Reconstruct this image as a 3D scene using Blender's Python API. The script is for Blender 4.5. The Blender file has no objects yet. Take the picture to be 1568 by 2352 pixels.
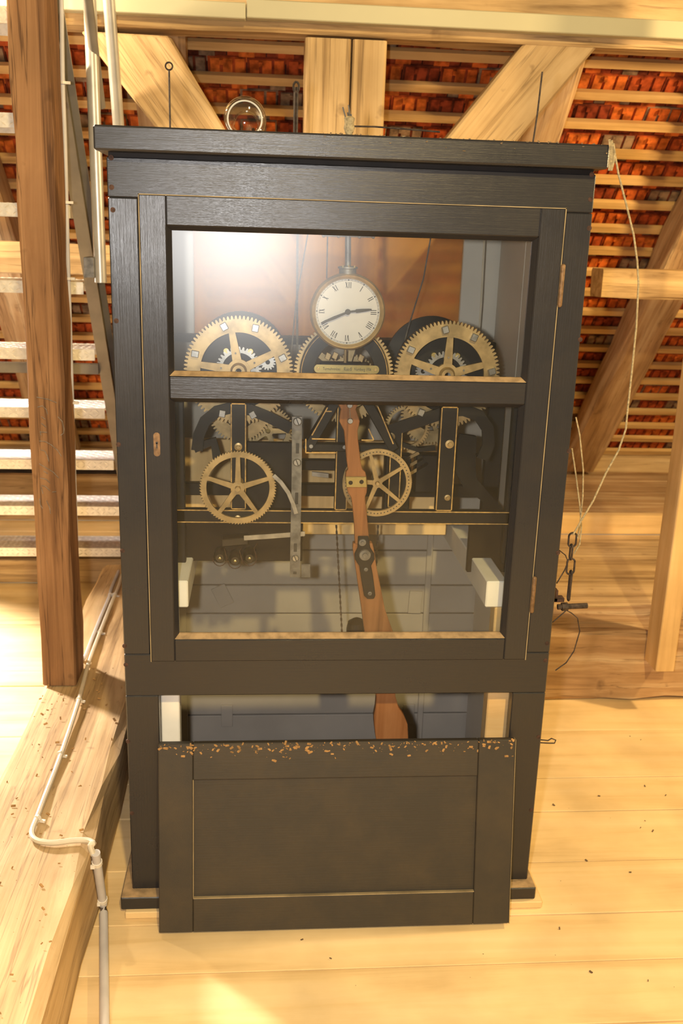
import bpy, math, random
from mathutils import Vector, Matrix
random.seed(7)
C = bpy.context.scene.collection
SC = bpy.context.scene

# ------------------------------------------------------------------ camera
CAM = Vector((-0.2028, -2.2625, 1.7934))
YAW, PITCH, ROLL, FPX = 0.0853, 0.281, 0.0312, 2200.0
_f = Vector((math.sin(YAW)*math.cos(PITCH), math.cos(YAW)*math.cos(PITCH), -math.sin(PITCH)))
_r0 = Vector((math.cos(YAW), -math.sin(YAW), 0)); _u0 = _r0.cross(_f)
_r = _r0*math.cos(ROLL) + _u0*math.sin(ROLL); _u = _u0*math.cos(ROLL) - _r0*math.sin(ROLL)
cd = bpy.data.cameras.new('camera'); cam = bpy.data.objects.new('camera', cd); C.objects.link(cam)
cam.matrix_world = Matrix(((_r.x, _u.x, -_f.x, CAM.x), (_r.y, _u.y, -_f.y, CAM.y), (_r.z, _u.z, -_f.z, CAM.z), (0, 0, 0, 1)))
cd.sensor_fit = 'VERTICAL'; cd.sensor_height = 22.3; cd.lens = FPX/2352*22.3
cd.clip_start = 0.05; cd.clip_end = 60
cd.dof.use_dof = True; cd.dof.focus_distance = 2.28; cd.dof.aperture_fstop = 3.2
SC.camera = cam

# ------------------------------------------------------------------ world, lamps, exposure
SC.view_settings.view_transform = 'Standard'; SC.view_settings.look = 'None'
SC.view_settings.exposure = 1.0; SC.view_settings.gamma = 1.0; SC.view_settings.use_curve_mapping = False
w = bpy.data.worlds.new('world'); SC.world = w; w.use_nodes = True
w.node_tree.nodes['Background'].inputs[0].default_value = (1.0, 0.74, 0.42, 1)
w.node_tree.nodes['Background'].inputs[1].default_value = 0.16

def lamp(name, loc, power, col, r, kind='POINT', target=None, size=None):
    l = bpy.data.lights.new(name, kind); l.energy = power; l.color = col
    if kind == 'POINT': l.shadow_soft_size = r
    if kind == 'AREA': l.size = size or r
    o = bpy.data.objects.new(name, l); C.objects.link(o); o.location = loc
    if target: o.rotation_euler = (Vector(target)-Vector(loc)).to_track_quat('-Z', 'Y').to_euler()
    return o
lamp('attic_lamp_behind_viewer', (0.5, -4.4, 4.4), 485, (1.0, 0.74, 0.31), 0.10)
lamp('attic_lamp_right', (2.6, 0.4, 2.45), 120, (1.0, 0.70, 0.32), 0.08)
lamp('attic_lamp_left', (-1.6, 1.10, 2.7), 95, (1.0, 0.80, 0.52), 0.05)
wl = lamp('work_lamp_left', (-2.35, 2.0, 1.5), 400, (1.0, 0.89, 0.80), 0.05, 'SPOT', (-1.0, 1.0, 0.0))
wl.data.spot_size = math.radians(96); wl.data.spot_blend = 0.5; wl.data.shadow_soft_size = 0.14
lamp('camera_flash', CAM - _r*0.13 + _u*0.02, 70, (1.0, 0.97, 0.95), 0.03)

# ------------------------------------------------------------------ geometry helpers
def ray(px, py): return _r*((px-784)/FPX) - _u*((py-1176)/FPX) + _f
def P(px, py, Y):
    d = ray(px, py); return CAM + d*((Y-CAM.y)/d.y)
def PZ(px, py, Z):
    d = ray(px, py); return CAM + d*((Z-CAM.z)/d.z)
def PX(px, py, X):
    d = ray(px, py); return CAM + d*((X-CAM.x)/d.x)
def mpp(p): return (Vector(p)-CAM).dot(_f)/FPX          # metres per photo pixel at a point

ROOT = {}
def link(o, parent=None, label=None, cat=None, group=None, kind=None):
    C.objects.link(o)
    if parent is not None: o.parent = parent
    if label: o['label'] = label
    if cat: o['category'] = cat
    if group: o['group'] = group
    if kind: o['kind'] = kind
    return o
def thing(name, loc, label, cat, group=None, kind=None):
    o = bpy.data.objects.new(name, None); o.location = loc; o.empty_display_size = 0.05
    link(o, None, label, cat, group, kind); ROOT[o.name] = Vector(loc); return o
def rootloc(o):
    while o.parent is not None: o = o.parent
    return ROOT.get(o.name, Vector(o.location))

class MB:
    def __init__(s): s.v = []; s.f = []; s.m = []; s.cur = 0
    def add(s, vs, fs):
        b = len(s.v); s.v += [Vector(q) for q in vs]; s.f += [tuple(b+i for i in q) for q in fs]; s.m += [s.cur]*len(fs); return s
    def box(s, x0, x1, y0, y1, z0, z1):
        return s.add([(x0,y0,z0),(x1,y0,z0),(x1,y1,z0),(x0,y1,z0),(x0,y0,z1),(x1,y0,z1),(x1,y1,z1),(x0,y1,z1)],
                     [(0,3,2,1),(4,5,6,7),(0,1,5,4),(1,2,6,5),(2,3,7,6),(3,0,4,7)])
    def obox(s, c, ax, ay, az):                        # centre, three half vectors
        c, ax, ay, az = map(Vector, (c, ax, ay, az)); q = []
        for k in (-1, 1):
            for i, j in ((-1,-1),(1,-1),(1,1),(-1,1)): q.append(c+ax*i+ay*j+az*k)
        return s.add(q, [(0,3,2,1),(4,5,6,7),(0,1,5,4),(1,2,6,5),(2,3,7,6),(3,0,4,7)])
    def prism(s, pts, ext):
        pts = [Vector(p) for p in pts]; e = Vector(ext); n = len(pts)
        fs = [tuple(range(n)), tuple(range(2*n-1, n-1, -1))] + [(i+n, (i+1) % n+n, (i+1) % n, i) for i in range(n)]
        return s.add(pts+[p+e for p in pts], fs)
    def tube(s, path, r, n=8, closed=False, caps=True):
        path = [Vector(p) for p in path]; L = len(path); rings = []; prev = None
        for i, p in enumerate(path):
            a = path[(i-1) % L] if (closed or i > 0) else p
            b = path[(i+1) % L] if (closed or i < L-1) else p
            t = (b-a).normalized()
            if prev is None:
                h = Vector((0,0,1)) if abs(t.z) < .9 else Vector((1,0,0)); x = t.cross(h).normalized()
            else:
                x = (prev - t*prev.dot(t)).normalized()
            prev = x; y = t.cross(x); rr = r[i] if isinstance(r, (list, tuple)) else r
            rings.append([p+(x*math.cos(k*2*math.pi/n)+y*math.sin(k*2*math.pi/n))*rr for k in range(n)])
        b = len(s.v); vs = [q for g in rings for q in g]; fs = []
        for i in range(L if closed else L-1):
            j = (i+1) % L
            for k in range(n): fs.append((i*n+k, i*n+(k+1) % n, j*n+(k+1) % n, j*n+k))
        if caps and not closed: fs += [tuple(range(n-1, -1, -1)), tuple((L-1)*n+k for k in range(n))]
        return s.add(vs, fs)
    def cyl(s, p0, p1, r, n=16): return s.tube([p0, p1], r, n)
    def lathe(s, prof, o, axis, n=32):                 # prof: (radius, distance along axis)
        o, a = Vector(o), Vector(axis).normalized()
        h = Vector((0,0,1)) if abs(a.z) < .9 else Vector((1,0,0)); x = a.cross(h).normalized(); y = a.cross(x)
        vs = []; fs = []
        for r, d in prof:
            for k in range(n): vs.append(o+a*d+(x*math.cos(2*math.pi*k/n)+y*math.sin(2*math.pi*k/n))*max(r, 1e-5))
        for i in range(len(prof)-1):
            for k in range(n): fs.append((i*n+k, i*n+(k+1) % n, (i+1)*n+(k+1) % n, (i+1)*n+k))
        return s.add(vs, fs)
    def ring(s, outer, inner, y0, y1):                 # (x,z) loops of equal count, extruded along y
        n = len(outer); vs = [(x,y0,z) for x,z in outer]+[(x,y0,z) for x,z in inner]+[(x,y1,z) for x,z in outer]+[(x,y1,z) for x,z in inner]
        fs = []
        for i in range(n):
            j = (i+1) % n
            fs += [(i, j, n+j, n+i), (2*n+j, 2*n+i, 3*n+i, 3*n+j), (j, i, 2*n+i, 2*n+j), (n+i, n+j, 3*n+j, 3*n+i)]
        return s.add(vs, fs)
    def mesh(s, name, mats, off=Vector((0,0,0)), M=None, smooth=False):
        me = bpy.data.meshes.new(name)
        Mi = M.inverted() if M is not None else None
        vs = [(Mi @ p) if Mi is not None else p-off for p in s.v]
        me.from_pydata([tuple(p) for p in vs], [], s.f); me.validate(); me.update()
        for m in (mats if isinstance(mats, (list, tuple)) else [mats]): me.materials.append(m)
        if any(s.m) and len(me.polygons) == len(s.m): me.polygons.foreach_set('material_index', s.m)
        import bmesh
        bm = bmesh.new(); bm.from_mesh(me); bmesh.ops.recalc_face_normals(bm, faces=bm.faces); bm.to_mesh(me); bm.free()
        if smooth:
            me.polygons.foreach_set('use_smooth', [True]*len(me.polygons))
            try: me.set_sharp_from_angle(angle=math.radians(40))
            except Exception: pass
        return me
    def build(s, name, mats, parent=None, label=None, cat=None, group=None, kind=None, smooth=False, bevel=0, M=None):
        off = rootloc(parent) if parent is not None else Vector((0,0,0))
        if parent is None and M is None and s.v:       # own origin at the base of the thing
            xs = [p.x for p in s.v]; ys = [p.y for p in s.v]; zs = [p.z for p in s.v]
            off = Vector(((min(xs)+max(xs))/2, (min(ys)+max(ys))/2, min(zs)))
        Mw = M
        me = s.mesh(name, mats, off, Mw, smooth)
        o = bpy.data.objects.new(name, me)
        if parent is None and M is None: o.location = off; ROOT[o.name] = off
        if M is not None:
            if parent is not None: o.matrix_local = Matrix.Translation(-rootloc(parent)) @ M
            else: o.matrix_world = M; ROOT[o.name] = M.translation.copy()
        link(o, parent, label, cat, group, kind)
        if bevel:
            b = o.modifiers.new('edge', 'BEVEL'); b.width = bevel; b.segments = 1; b.limit_method = 'ANGLE'; b.angle_limit = math.radians(50)
        return o

def frame_along(p0, p1, up=(0,0,1)):
    p0, p1 = Vector(p0), Vector(p1); x = (p1-p0).normalized(); up = Vector(up)
    y = up.cross(x).normalized(); z = x.cross(y)
    return Matrix(((x.x,y.x,z.x,p0.x),(x.y,y.y,z.y,p0.y),(x.z,y.z,z.z,p0.z),(0,0,0,1)))
def timber(name, p0, p1, wy, wz, mat, label=None, cat='beam', up=(0,0,1), jit=0.004, ch=0.008, seg=10, parent=None, group=None, kind=None, seed=0):
    """a hewn timber from p0 to p1 with its own slightly uneven edges"""
    rnd = random.Random(seed+hash(name) % 1000 if False else seed); M = frame_along(p0, p1, up); L = (Vector(p1)-Vector(p0)).length
    m = MB(); rings = []; a, b = wy/2, wz/2
    base = [(-a+ch,-b),(a-ch,-b),(a,-b+ch),(a,b-ch),(a-ch,b),(-a+ch,b),(-a,b-ch),(-a,-b+ch)]
    js = [[0]*8 for _ in range(seg+1)]
    vs = []
    for i in range(seg+1):
        for k,(y,z) in enumerate(base):
            vs.append(M @ Vector((L*i/seg, y+rnd.uniform(-jit,jit), z+rnd.uniform(-jit,jit))))
    fs = []
    for i in range(seg):
        for k in range(8): fs.append((i*8+k, i*8+(k+1) % 8, (i+1)*8+(k+1) % 8, (i+1)*8+k))
    fs += [tuple(range(7,-1,-1)), tuple(seg*8+k for k in range(8))]
    m.add(vs, fs)
    return m.build(name, mat, parent, label, cat if parent is None and kind is None else None, group, kind, smooth=False, M=M)
def circ(cx, cz, r, n, ph=0): return [(cx+r*math.cos(ph+2*math.pi*k/n), cz+r*math.sin(ph+2*math.pi*k/n)) for k in range(n)]

# ------------------------------------------------------------------ materials
def newmat(name):
    m = bpy.data.materials.new(name); m.use_nodes = True; nt = m.node_tree; nt.nodes.clear()
    out = nt.nodes.new('ShaderNodeOutputMaterial'); return m, nt, out
def N(nt, t, **k):
    n = nt.nodes.new(t)
    for a, v in k.items(): setattr(n, a, v)
    return n
def ramp(nt, stops):
    r = N(nt, 'ShaderNodeValToRGB'); el = r.color_ramp.elements
    while len(el) > 1: el.remove(el[-1])
    el[0].position, el[0].color = stops[0][0], (*stops[0][1], 1)
    for p, c in stops[1:]: e = el.new(p); e.color = (*c, 1)
    return r
def coords(nt, scale, rand=True):
    tc = N(nt, 'ShaderNodeTexCoord'); mp = N(nt, 'ShaderNodeMapping'); mp.inputs['Scale'].default_value = scale
    nt.links.new(tc.outputs['Object'], mp.inputs['Vector'])
    if rand:
        oi = N(nt, 'ShaderNodeObjectInfo'); ml = N(nt, 'ShaderNodeMath', operation='MULTIPLY'); ml.inputs[1].default_value = 37.0
        nt.links.new(oi.outputs['Random'], ml.inputs[0])
        cb = N(nt, 'ShaderNodeCombineXYZ')
        for i in range(3): nt.links.new(ml.outputs[0], cb.inputs[i])
        nt.links.new(cb.outputs[0], mp.inputs['Location'])
    return mp, tc
def wood(name, dark, mid, light, axis='X', grain=1.0, rough=0.75, bump=0.25, spots=None, spec=0.25, cracks=0.0):
    m, nt, out = newmat(name); L = nt.links
    sc = {'X': (1.1, 17, 17), 'Y': (17, 1.1, 17), 'Z': (17, 17, 1.1)}[axis]
    mp, tc = coords(nt, tuple(q*grain for q in sc))
    n1 = N(nt, 'ShaderNodeTexNoise'); n1.inputs['Scale'].default_value = 1.0; n1.inputs['Detail'].default_value = 9; n1.inputs['Roughness'].default_value = 0.62; n1.inputs['Distortion'].default_value = 0.6
    L.new(mp.outputs[0], n1.inputs['Vector'])
    r = ramp(nt, [(0.28, dark), (0.48, mid), (0.70, light)]); L.new(n1.outputs['Fac'], r.inputs[0])
    # broad weathering
    n2 = N(nt, 'ShaderNodeTexNoise'); n2.inputs['Scale'].default_value = 3.2; n2.inputs['Detail'].default_value = 5
    L.new(tc.outputs['Object'], n2.inputs['Vector'])
    mx = N(nt, 'ShaderNodeMixRGB', blend_type='MULTIPLY'); mx.inputs[0].default_value = 0.55
    r2 = ramp(nt, [(0.30, (0.62, 0.60, 0.56)), (0.62, (1.08, 1.06, 1.03))]); L.new(n2.outputs['Fac'], r2.inputs[0])
    L.new(r.outputs[0], mx.inputs[1]); L.new(r2.outputs[0], mx.inputs[2]); col = mx.outputs[0]
    if spots:
        n3 = N(nt, 'ShaderNodeTexNoise'); n3.inputs['Scale'].default_value = 11; n3.inputs['Detail'].default_value = 3
        L.new(tc.outputs['Object'], n3.inputs['Vector'])
        r3 = ramp(nt, [(0.68, (0, 0, 0)), (0.80, (.75, .75, .75))]); L.new(n3.outputs['Fac'], r3.inputs[0])
        m3 = N(nt, 'ShaderNodeMixRGB'); m3.inputs[2].default_value = (*spots, 1)
        L.new(r3.outputs[0], m3.inputs[0]); L.new(col, m3.inputs[1]); col = m3.outputs[0]
    if cracks:
        mp4, _ = coords(nt, tuple((0.55 if q < 5 else 26)*(1.0) for q in sc))
        n4 = N(nt, 'ShaderNodeTexNoise'); n4.inputs['Scale'].default_value = 1.0; n4.inputs['Detail'].default_value = 4; n4.inputs['Distortion'].default_value = 0.3
        L.new(mp4.outputs[0], n4.inputs['Vector'])
        r4 = ramp(nt, [(0.485, (0, 0, 0)), (0.5, (cracks,)*3), (0.515, (0, 0, 0))]); L.new(n4.outputs['Fac'], r4.inputs[0])
        m4 = N(nt, 'ShaderNodeMixRGB'); m4.inputs[2].default_value = (*[q*0.55 for q in dark], 1)
        L.new(r4.outputs[0], m4.inputs[0]); L.new(col, m4.inputs[1]); col = m4.outputs[0]
    b = N(nt, 'ShaderNodeBsdfPrincipled'); b.inputs['Roughness'].default_value = rough
    b.inputs['Specular IOR Level'].default_value = spec
    L.new(col, b.inputs['Base Color'])
    bp = N(nt, 'ShaderNodeBump'); bp.inputs['Strength'].default_value = bump; bp.inputs['Distance'].default_value = 0.01
    L.new(n1.outputs['Fac'], bp.inputs['Height']); L.new(bp.outputs[0], b.inputs['Normal'])
    L.new(b.outputs[0], out.inputs[0]); return m
def paint(name, base, dirt, axis='X', rough=0.25, dirtamt=0.5, bump=0.20):
    """dark oil paint over open-grained softwood"""
    m, nt, out = newmat(name); L = nt.links
    sc = {'X': (9, 330, 330), 'Y': (330, 9, 330), 'Z': (330, 330, 9)}[axis]
    mp, tc = coords(nt, sc)
    g = N(nt, 'ShaderNodeTexNoise'); g.inputs['Scale'].default_value = 1.0; g.inputs['Detail'].default_value = 4; g.inputs['Roughness'].default_value = 0.7
    L.new(mp.outputs[0], g.inputs['Vector'])
    n = N(nt, 'ShaderNodeTexNoise'); n.inputs['Scale'].default_value = 5; n.inputs['Detail'].default_value = 8; n.inputs['Roughness'].default_value = 0.7
    L.new(tc.outputs['Object'], n.inputs['Vector'])
    r = ramp(nt, [(0.42, (0, 0, 0)), (0.75, (1, 1, 1))]); L.new(n.outputs['Fac'], r.inputs[0])
    ml = N(nt, 'ShaderNodeMath', operation='MULTIPLY'); ml.inputs[1].default_value = dirtamt; L.new(r.outputs[0], ml.inputs[0])
    mx = N(nt, 'ShaderNodeMixRGB'); mx.inputs[1].default_value = (*base, 1); mx.inputs[2].default_value = (*dirt, 1); L.new(ml.outputs[0], mx.inputs[0])
    b = N(nt, 'ShaderNodeBsdfPrincipled'); L.new(mx.outputs[0], b.inputs['Base Color'])
    rr = N(nt, 'ShaderNodeMapRange'); rr.inputs[3].default_value = rough-0.06; rr.inputs[4].default_value = rough+0.16; L.new(n.outputs['Fac'], rr.inputs[0]); L.new(rr.outputs[0], b.inputs['Roughness'])
    b.inputs['Specular IOR Level'].default_value = 0.5
    bp = N(nt, 'ShaderNodeBump'); bp.inputs['Strength'].default_value = bump; bp.inputs['Distance'].default_value = 0.003
    L.new(g.outputs['Fac'], bp.inputs['Height']); L.new(bp.outputs[0], b.inputs['Normal'])
    L.new(b.outputs[0], out.inputs[0]); return m
def plain(name, col, rough=0.5, metal=0.0, noise=0.25, scale=14, spec=0.5, col2=None, bump=0.0):
    m, nt, out = newmat(name); L = nt.links
    mp, tc = coords(nt, (1, 1, 1)); n = N(nt, 'ShaderNodeTexNoise'); n.inputs['Scale'].default_value = scale; n.inputs['Detail'].default_value = 6
    L.new(mp.outputs[0], n.inputs['Vector'])
    c2 = col2 or tuple(q*(1-noise*1.6) for q in col)
    r = ramp(nt, [(0.34, c2), (0.62, col)]); L.new(n.outputs['Fac'], r.inputs[0])
    b = N(nt, 'ShaderNodeBsdfPrincipled'); L.new(r.outputs[0], b.inputs['Base Color']); b.inputs['Roughness'].default_value = rough
    b.inputs['Metallic'].default_value = metal; b.inputs['Specular IOR Level'].default_value = spec
    if bump:
        bp = N(nt, 'ShaderNodeBump'); bp.inputs['Strength'].default_value = bump; bp.inputs['Distance'].default_value = 0.004
        L.new(n.outputs['Fac'], bp.inputs['Height']); L.new(bp.outputs[0], b.inputs['Normal'])
    L.new(b.outputs[0], out.inputs[0]); return m
def dusty_glass(name):
    m, nt, out = newmat(name); L = nt.links
    tc = N(nt, 'ShaderNodeTexCoord')
    n = N(nt, 'ShaderNodeTexNoise'); n.inputs['Scale'].default_value = 6; n.inputs['Detail'].default_value = 9; n.inputs['Roughness'].default_value = 0.7
    L.new(tc.outputs['Object'], n.inputs['Vector'])
    mr = N(nt, 'ShaderNodeMapRange'); mr.inputs[1].default_value = 0.3; mr.inputs[2].default_value = 0.75; mr.inputs[3].default_value = 0.001; mr.inputs[4].default_value = 0.007
    L.new(n.outputs['Fac'], mr.inputs[0])
    tr = N(nt, 'ShaderNodeBsdfTransparent'); tr.inputs[0].default_value = (0.95, 0.96, 0.95, 1)
    df = N(nt, 'ShaderNodeBsdfDiffuse'); df.inputs[0].default_value = (0.62, 0.58, 0.52, 1)
    s1 = N(nt, 'ShaderNodeMixShader'); L.new(mr.outputs[0], s1.inputs[0]); L.new(tr.outputs[0], s1.inputs[1]); L.new(df.outputs[0], s1.inputs[2])
    g1 = N(nt, 'ShaderNodeBsdfGlossy'); g1.distribution = 'BECKMANN'; g1.inputs['Roughness'].default_value = 0.30
    g1.inputs[0].default_value = (1, 1, 1, 1)
    s2 = N(nt, 'ShaderNodeMixShader'); s2.inputs[0].default_value = 0.027; L.new(s1.outputs[0], s2.inputs[1]); L.new(g1.outputs[0], s2.inputs[2])
    L.new(s2.outputs[0], out.inputs[0]); return m
def frosted(name):
    m, nt, out = newmat(name); L = nt.links
    rfr = N(nt, 'ShaderNodeBsdfRefraction'); rfr.inputs['Color'].default_value = (1.0, 0.90, 0.70, 1); rfr.inputs['IOR'].default_value = 1.18; rfr.inputs['Roughness'].default_value = 0.20
    tl = N(nt, 'ShaderNodeBsdfTranslucent'); tl.inputs[0].default_value = (0.92, 0.66, 0.34, 1)
    df = N(nt, 'ShaderNodeBsdfDiffuse'); df.inputs[0].default_value = (0.55, 0.38, 0.20, 1)
    a = N(nt, 'ShaderNodeMixShader'); a.inputs[0].default_value = 0.40; L.new(tl.outputs[0], a.inputs[1]); L.new(df.outputs[0], a.inputs[2])
    b = N(nt, 'ShaderNodeMixShader'); b.inputs[0].default_value = 0.34; L.new(rfr.outputs[0], b.inputs[1]); L.new(a.outputs[0], b.inputs[2])
    L.new(b.outputs[0], out.inputs[0]); return m
def clear_glass(name):
    m, nt, out = newmat(name); L = nt.links
    lw = N(nt, 'ShaderNodeLayerWeight'); pw = N(nt, 'ShaderNodeMath', operation='POWER'); pw.inputs[1].default_value = 2.2
    L.new(lw.outputs['Facing'], pw.inputs[0]); fr = N(nt, 'ShaderNodeMapRange'); fr.inputs[3].default_value = 0.04; fr.inputs[4].default_value = 0.75; L.new(pw.outputs[0], fr.inputs[0])
    tr = N(nt, 'ShaderNodeBsdfTransparent'); tr.inputs[0].default_value = (0.93, 0.93, 0.90, 1)
    gl = N(nt, 'ShaderNodeBsdfGlossy'); gl.inputs['Roughness'].default_value = 0.03
    s = N(nt, 'ShaderNodeMixShader'); L.new(fr.outputs[0], s.inputs[0]); L.new(tr.outputs[0], s.inputs[1]); L.new(gl.outputs[0], s.inputs[2])
    L.new(s.outputs[0], out.inputs[0]); return m
def tile_mat(name, c):
    return plain(name, c, rough=0.9, noise=0.4, scale=26, spec=0.1, bump=0.3)

OLD = ((0.20,0.115,0.05), (0.50,0.34,0.17), (0.66,0.48,0.27))
W = {a: wood('old_timber_'+a, *OLD, axis=a, spots=(0.16,0.09,0.04), cracks=0.5) for a in 'XYZ'}
WPOST = wood('brown_timber', (0.09,0.04,0.018), (0.27,0.14,0.065), (0.42,0.24,0.12), axis='X', grain=0.9, spots=(0.07,0.035,0.018), cracks=0.7)
WFLOOR = wood('floor_pine', (0.62,0.42,0.19), (0.78,0.57,0.29), (0.84,0.64,0.36), axis='X', grain=0.6, rough=0.7, bump=0.1)
WLATH = wood('roof_lath', (0.32,0.18,0.06), (0.58,0.36,0.14), (0.70,0.47,0.21), axis='X', bump=0.15)
WRAFT = wood('rafter_timber', (0.22,0.12,0.055), (0.42,0.26,0.13), (0.62,0.46,0.28), axis='X', spots=(0.14,0.08,0.04), cracks=0.6)
WPINE = wood('new_pine', (0.52,0.32,0.13), (0.72,0.48,0.22), (0.80,0.58,0.30), axis='X', grain=0.7, bump=0.1)
WPEND = wood('pendulum_wood', (0.14,0.055,0.02), (0.27,0.115,0.045), (0.34,0.16,0.07), axis='Z', grain=1.6, rough=0.45, bump=0.05)
WBACK = wood('backing_pine', (0.64,0.41,0.18), (0.80,0.54,0.25), (0.88,0.62,0.31), axis='Z', grain=0.8, bump=0.08)
GREY, DIRT = (0.022, 0.0215, 0.024), (0.033, 0.026, 0.019)
PX_ = paint('slate_paint_x', GREY, DIRT, 'X'); PZ_ = paint('slate_paint_z', GREY, DIRT, 'Z')
PDUST = paint('slate_paint_dusty', (0.032,0.027,0.021), (0.060,0.043,0.023), 'X', rough=0.5, dirtamt=0.8)
PDUSTZ = paint('slate_paint_dusty_z', (0.032,0.027,0.021), (0.060,0.043,0.023), 'Z', rough=0.5, dirtamt=0.8)
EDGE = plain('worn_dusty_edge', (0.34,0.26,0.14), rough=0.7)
DUST = plain('dust_on_ledge', (0.42,0.28,0.14), rough=0.9, scale=40)
IGREY = plain('interior_grey_paint', (0.42,0.375,0.32), rough=0.55, noise=0.08, scale=5)
LINING_LIT = plain('lit_grey_lining', (0.60,0.55,0.48), rough=0.5, noise=0.06, scale=5)  # interior grey made paler to paint in light entering from the back
WHITE = plain('white_paint', (0.80,0.77,0.70), rough=0.5, noise=0.05)
BLACK = plain('black_iron', (0.006,0.006,0.008), rough=0.5, noise=0.3, scale=60, spec=0.3)
DKBROWN = plain('dark_panel', (0.016,0.010,0.007), rough=0.6, noise=0.3, spec=0.2)
GOLD = plain('gold_line', (0.62,0.38,0.12), rough=0.5, noise=0.3, scale=90)
BRASS = plain('old_brass', (0.43,0.31,0.155), rough=0.42, metal=0.55, noise=0.25, scale=30)
BRIGHTBRASS = plain('polished_brass', (0.72,0.58,0.26), rough=0.25, metal=0.8, noise=0.2)
STEEL = plain('steel', (0.42,0.41,0.40), rough=0.35, metal=0.8, noise=0.2, scale=40)
DSTEEL = plain('dull_steel', (0.20,0.19,0.18), rough=0.5, metal=0.5, noise=0.3, scale=50)
GUN = plain('painted_steel', (0.20,0.175,0.145), rough=0.45, noise=0.12)
ALU = plain('aluminium', (0.80,0.77,0.72), rough=0.35, metal=0.25, noise=0.12, scale=60)
TUBE = plain('galvanised_tube', (0.55,0.53,0.49), rough=0.35, metal=0.5, noise=0.1)
RUST = plain('rust', (0.07,0.032,0.02), rough=0.85, noise=0.4, scale=120)
RUSTPLATE = plain('rusty_brass', (0.24,0.14,0.065), rough=0.6, metal=0.3, noise=0.3, scale=90)
IRON = plain('rusty_iron', (0.075,0.05,0.035), rough=0.7, metal=0.3, noise=0.4, scale=100)
ENAMEL = plain('enamel_white', (0.45,0.45,0.48), rough=0.3, noise=0.04, scale=20)
INK = plain('black_ink', (0.03,0.028,0.028), rough=0.5)
CABLE = plain('cream_cable', (0.64,0.56,0.42), rough=0.5, noise=0.08)
CABLEG = plain('grey_cable', (0.55,0.52,0.50), rough=0.5, noise=0.08)
CLIP = plain('white_plastic_clip', (0.74,0.68,0.58), rough=0.4, noise=0.05)
CREAM = plain('cream_duct', (0.46,0.43,0.29), rough=0.45, noise=0.04, scale=4)
TWINE = plain('twine', (0.42,0.33,0.18), rough=0.9, noise=0.3, scale=150)
CHALK = plain('chalk', (0.28,0.25,0.21), rough=0.95, noise=0.3, scale=80)
CRUMB = plain('wood_shaving', (0.42,0.23,0.08), rough=0.9, noise=0.3, scale=60)
UNDER = plain('dark_backing', (0.05,0.025,0.015), rough=0.95)
TILES = [tile_mat('clay_tile_%d' % i, c) for i, c in enumerate([(0.60,0.13,0.025), (0.46,0.085,0.022), (0.30,0.055,0.02), (0.70,0.17,0.03), (0.30,0.19,0.115), (0.20,0.045,0.02)])]
FROST = frosted('grimy_back_pane'); GLASS = dusty_glass('dusty_pane'); JAR = clear_glass('clear_glass')
def rim_glass(name):
    m, nt, out = newmat(name); L = nt.links
    tr = N(nt, 'ShaderNodeBsdfTransparent'); gl = N(nt, 'ShaderNodeBsdfPrincipled'); gl.inputs['Base Color'].default_value = (.8, .78, .72, 1); gl.inputs['Roughness'].default_value = .1
    s_ = N(nt, 'ShaderNodeMixShader'); s_.inputs[0].default_value = .6; L.new(tr.outputs[0], s_.inputs[1]); L.new(gl.outputs[0], s_.inputs[2]); L.new(s_.outputs[0], out.inputs[0]); return m
RIM = rim_glass('thick_glass_rim')
LEATHER = plain('black_bakelite', (0.02,0.016,0.014), rough=0.3)

# ================================================================== SETTING
# ---- floor of long boards
fl = thing('floor', (0, 0, 0), 'pale pine attic floor of wide boards', None, kind='structure')
seams = [2.56, 2.0, 1.5, 1.36, 0.95, 0.62, 0.42, 0.16, -0.07, -0.25, -0.455, -0.72, -0.98, -1.25, -1.5, -1.8, -2.1, -2.5, -2.9, -3.4]
for a, b in zip(seams[:-1], seams[1:]):
    dz = random.uniform(-0.0025, 0.0)
    MB().box(-3.6, 3.6, b+0.0022, a-0.0022, -0.03, dz).build('floor_board', WFLOOR, fl, bevel=0.0015)
MB().box(-3.6, 3.6, -3.4, 2.6, -0.06, -0.031).build('sub_floor', UNDER, fl)

# ---- roof: laths and clay tiles on a 48 degree slope
A = math.radians(48); E0 = Vector((0, 3.65, 0.42)); US = Vector((0, -math.cos(A), math.sin(A))); UN = Vector((0, math.sin(A), math.cos(A)))  # up-slope, outward
def RP(x, s, h=0): return Vector((x, 0, 0)) + E0 + US*s + UN*h
rf = thing('ceiling', E0, 'sloping roof of orange clay tiles hung on wooden laths', None, kind='structure')
SP, S0 = 0.139, 2.627
lath_s = [S0+k*SP for k in range(-18, 6)]
for s in lath_s:
    c = RP(0.3, s+random.uniform(-.003, .003), 0.012)
    m = MB().obox(c, (3.3, 0, random.uniform(-.004, .004)), US*0.0175, UN*0.012)
    m.build('lath', WLATH, rf)
def proj(p):
    v = Vector(p)-CAM; z = v.dot(_f); return 784+FPX*v.dot(_r)/z, 1176-FPX*v.dot(_u)/z
tw = 0.155; cand = []
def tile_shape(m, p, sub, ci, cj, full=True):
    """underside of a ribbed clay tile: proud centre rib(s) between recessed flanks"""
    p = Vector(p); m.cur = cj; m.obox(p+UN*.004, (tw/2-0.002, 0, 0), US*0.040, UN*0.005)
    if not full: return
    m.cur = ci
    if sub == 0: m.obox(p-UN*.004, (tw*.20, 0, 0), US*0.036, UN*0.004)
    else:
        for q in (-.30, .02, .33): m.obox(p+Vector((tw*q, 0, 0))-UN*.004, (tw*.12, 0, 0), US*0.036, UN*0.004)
        m.obox(p+Vector((-tw*.14, 0, 0))+US*.026-UN*.010, (.007, 0, 0), US*.010, UN*.010)
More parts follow.
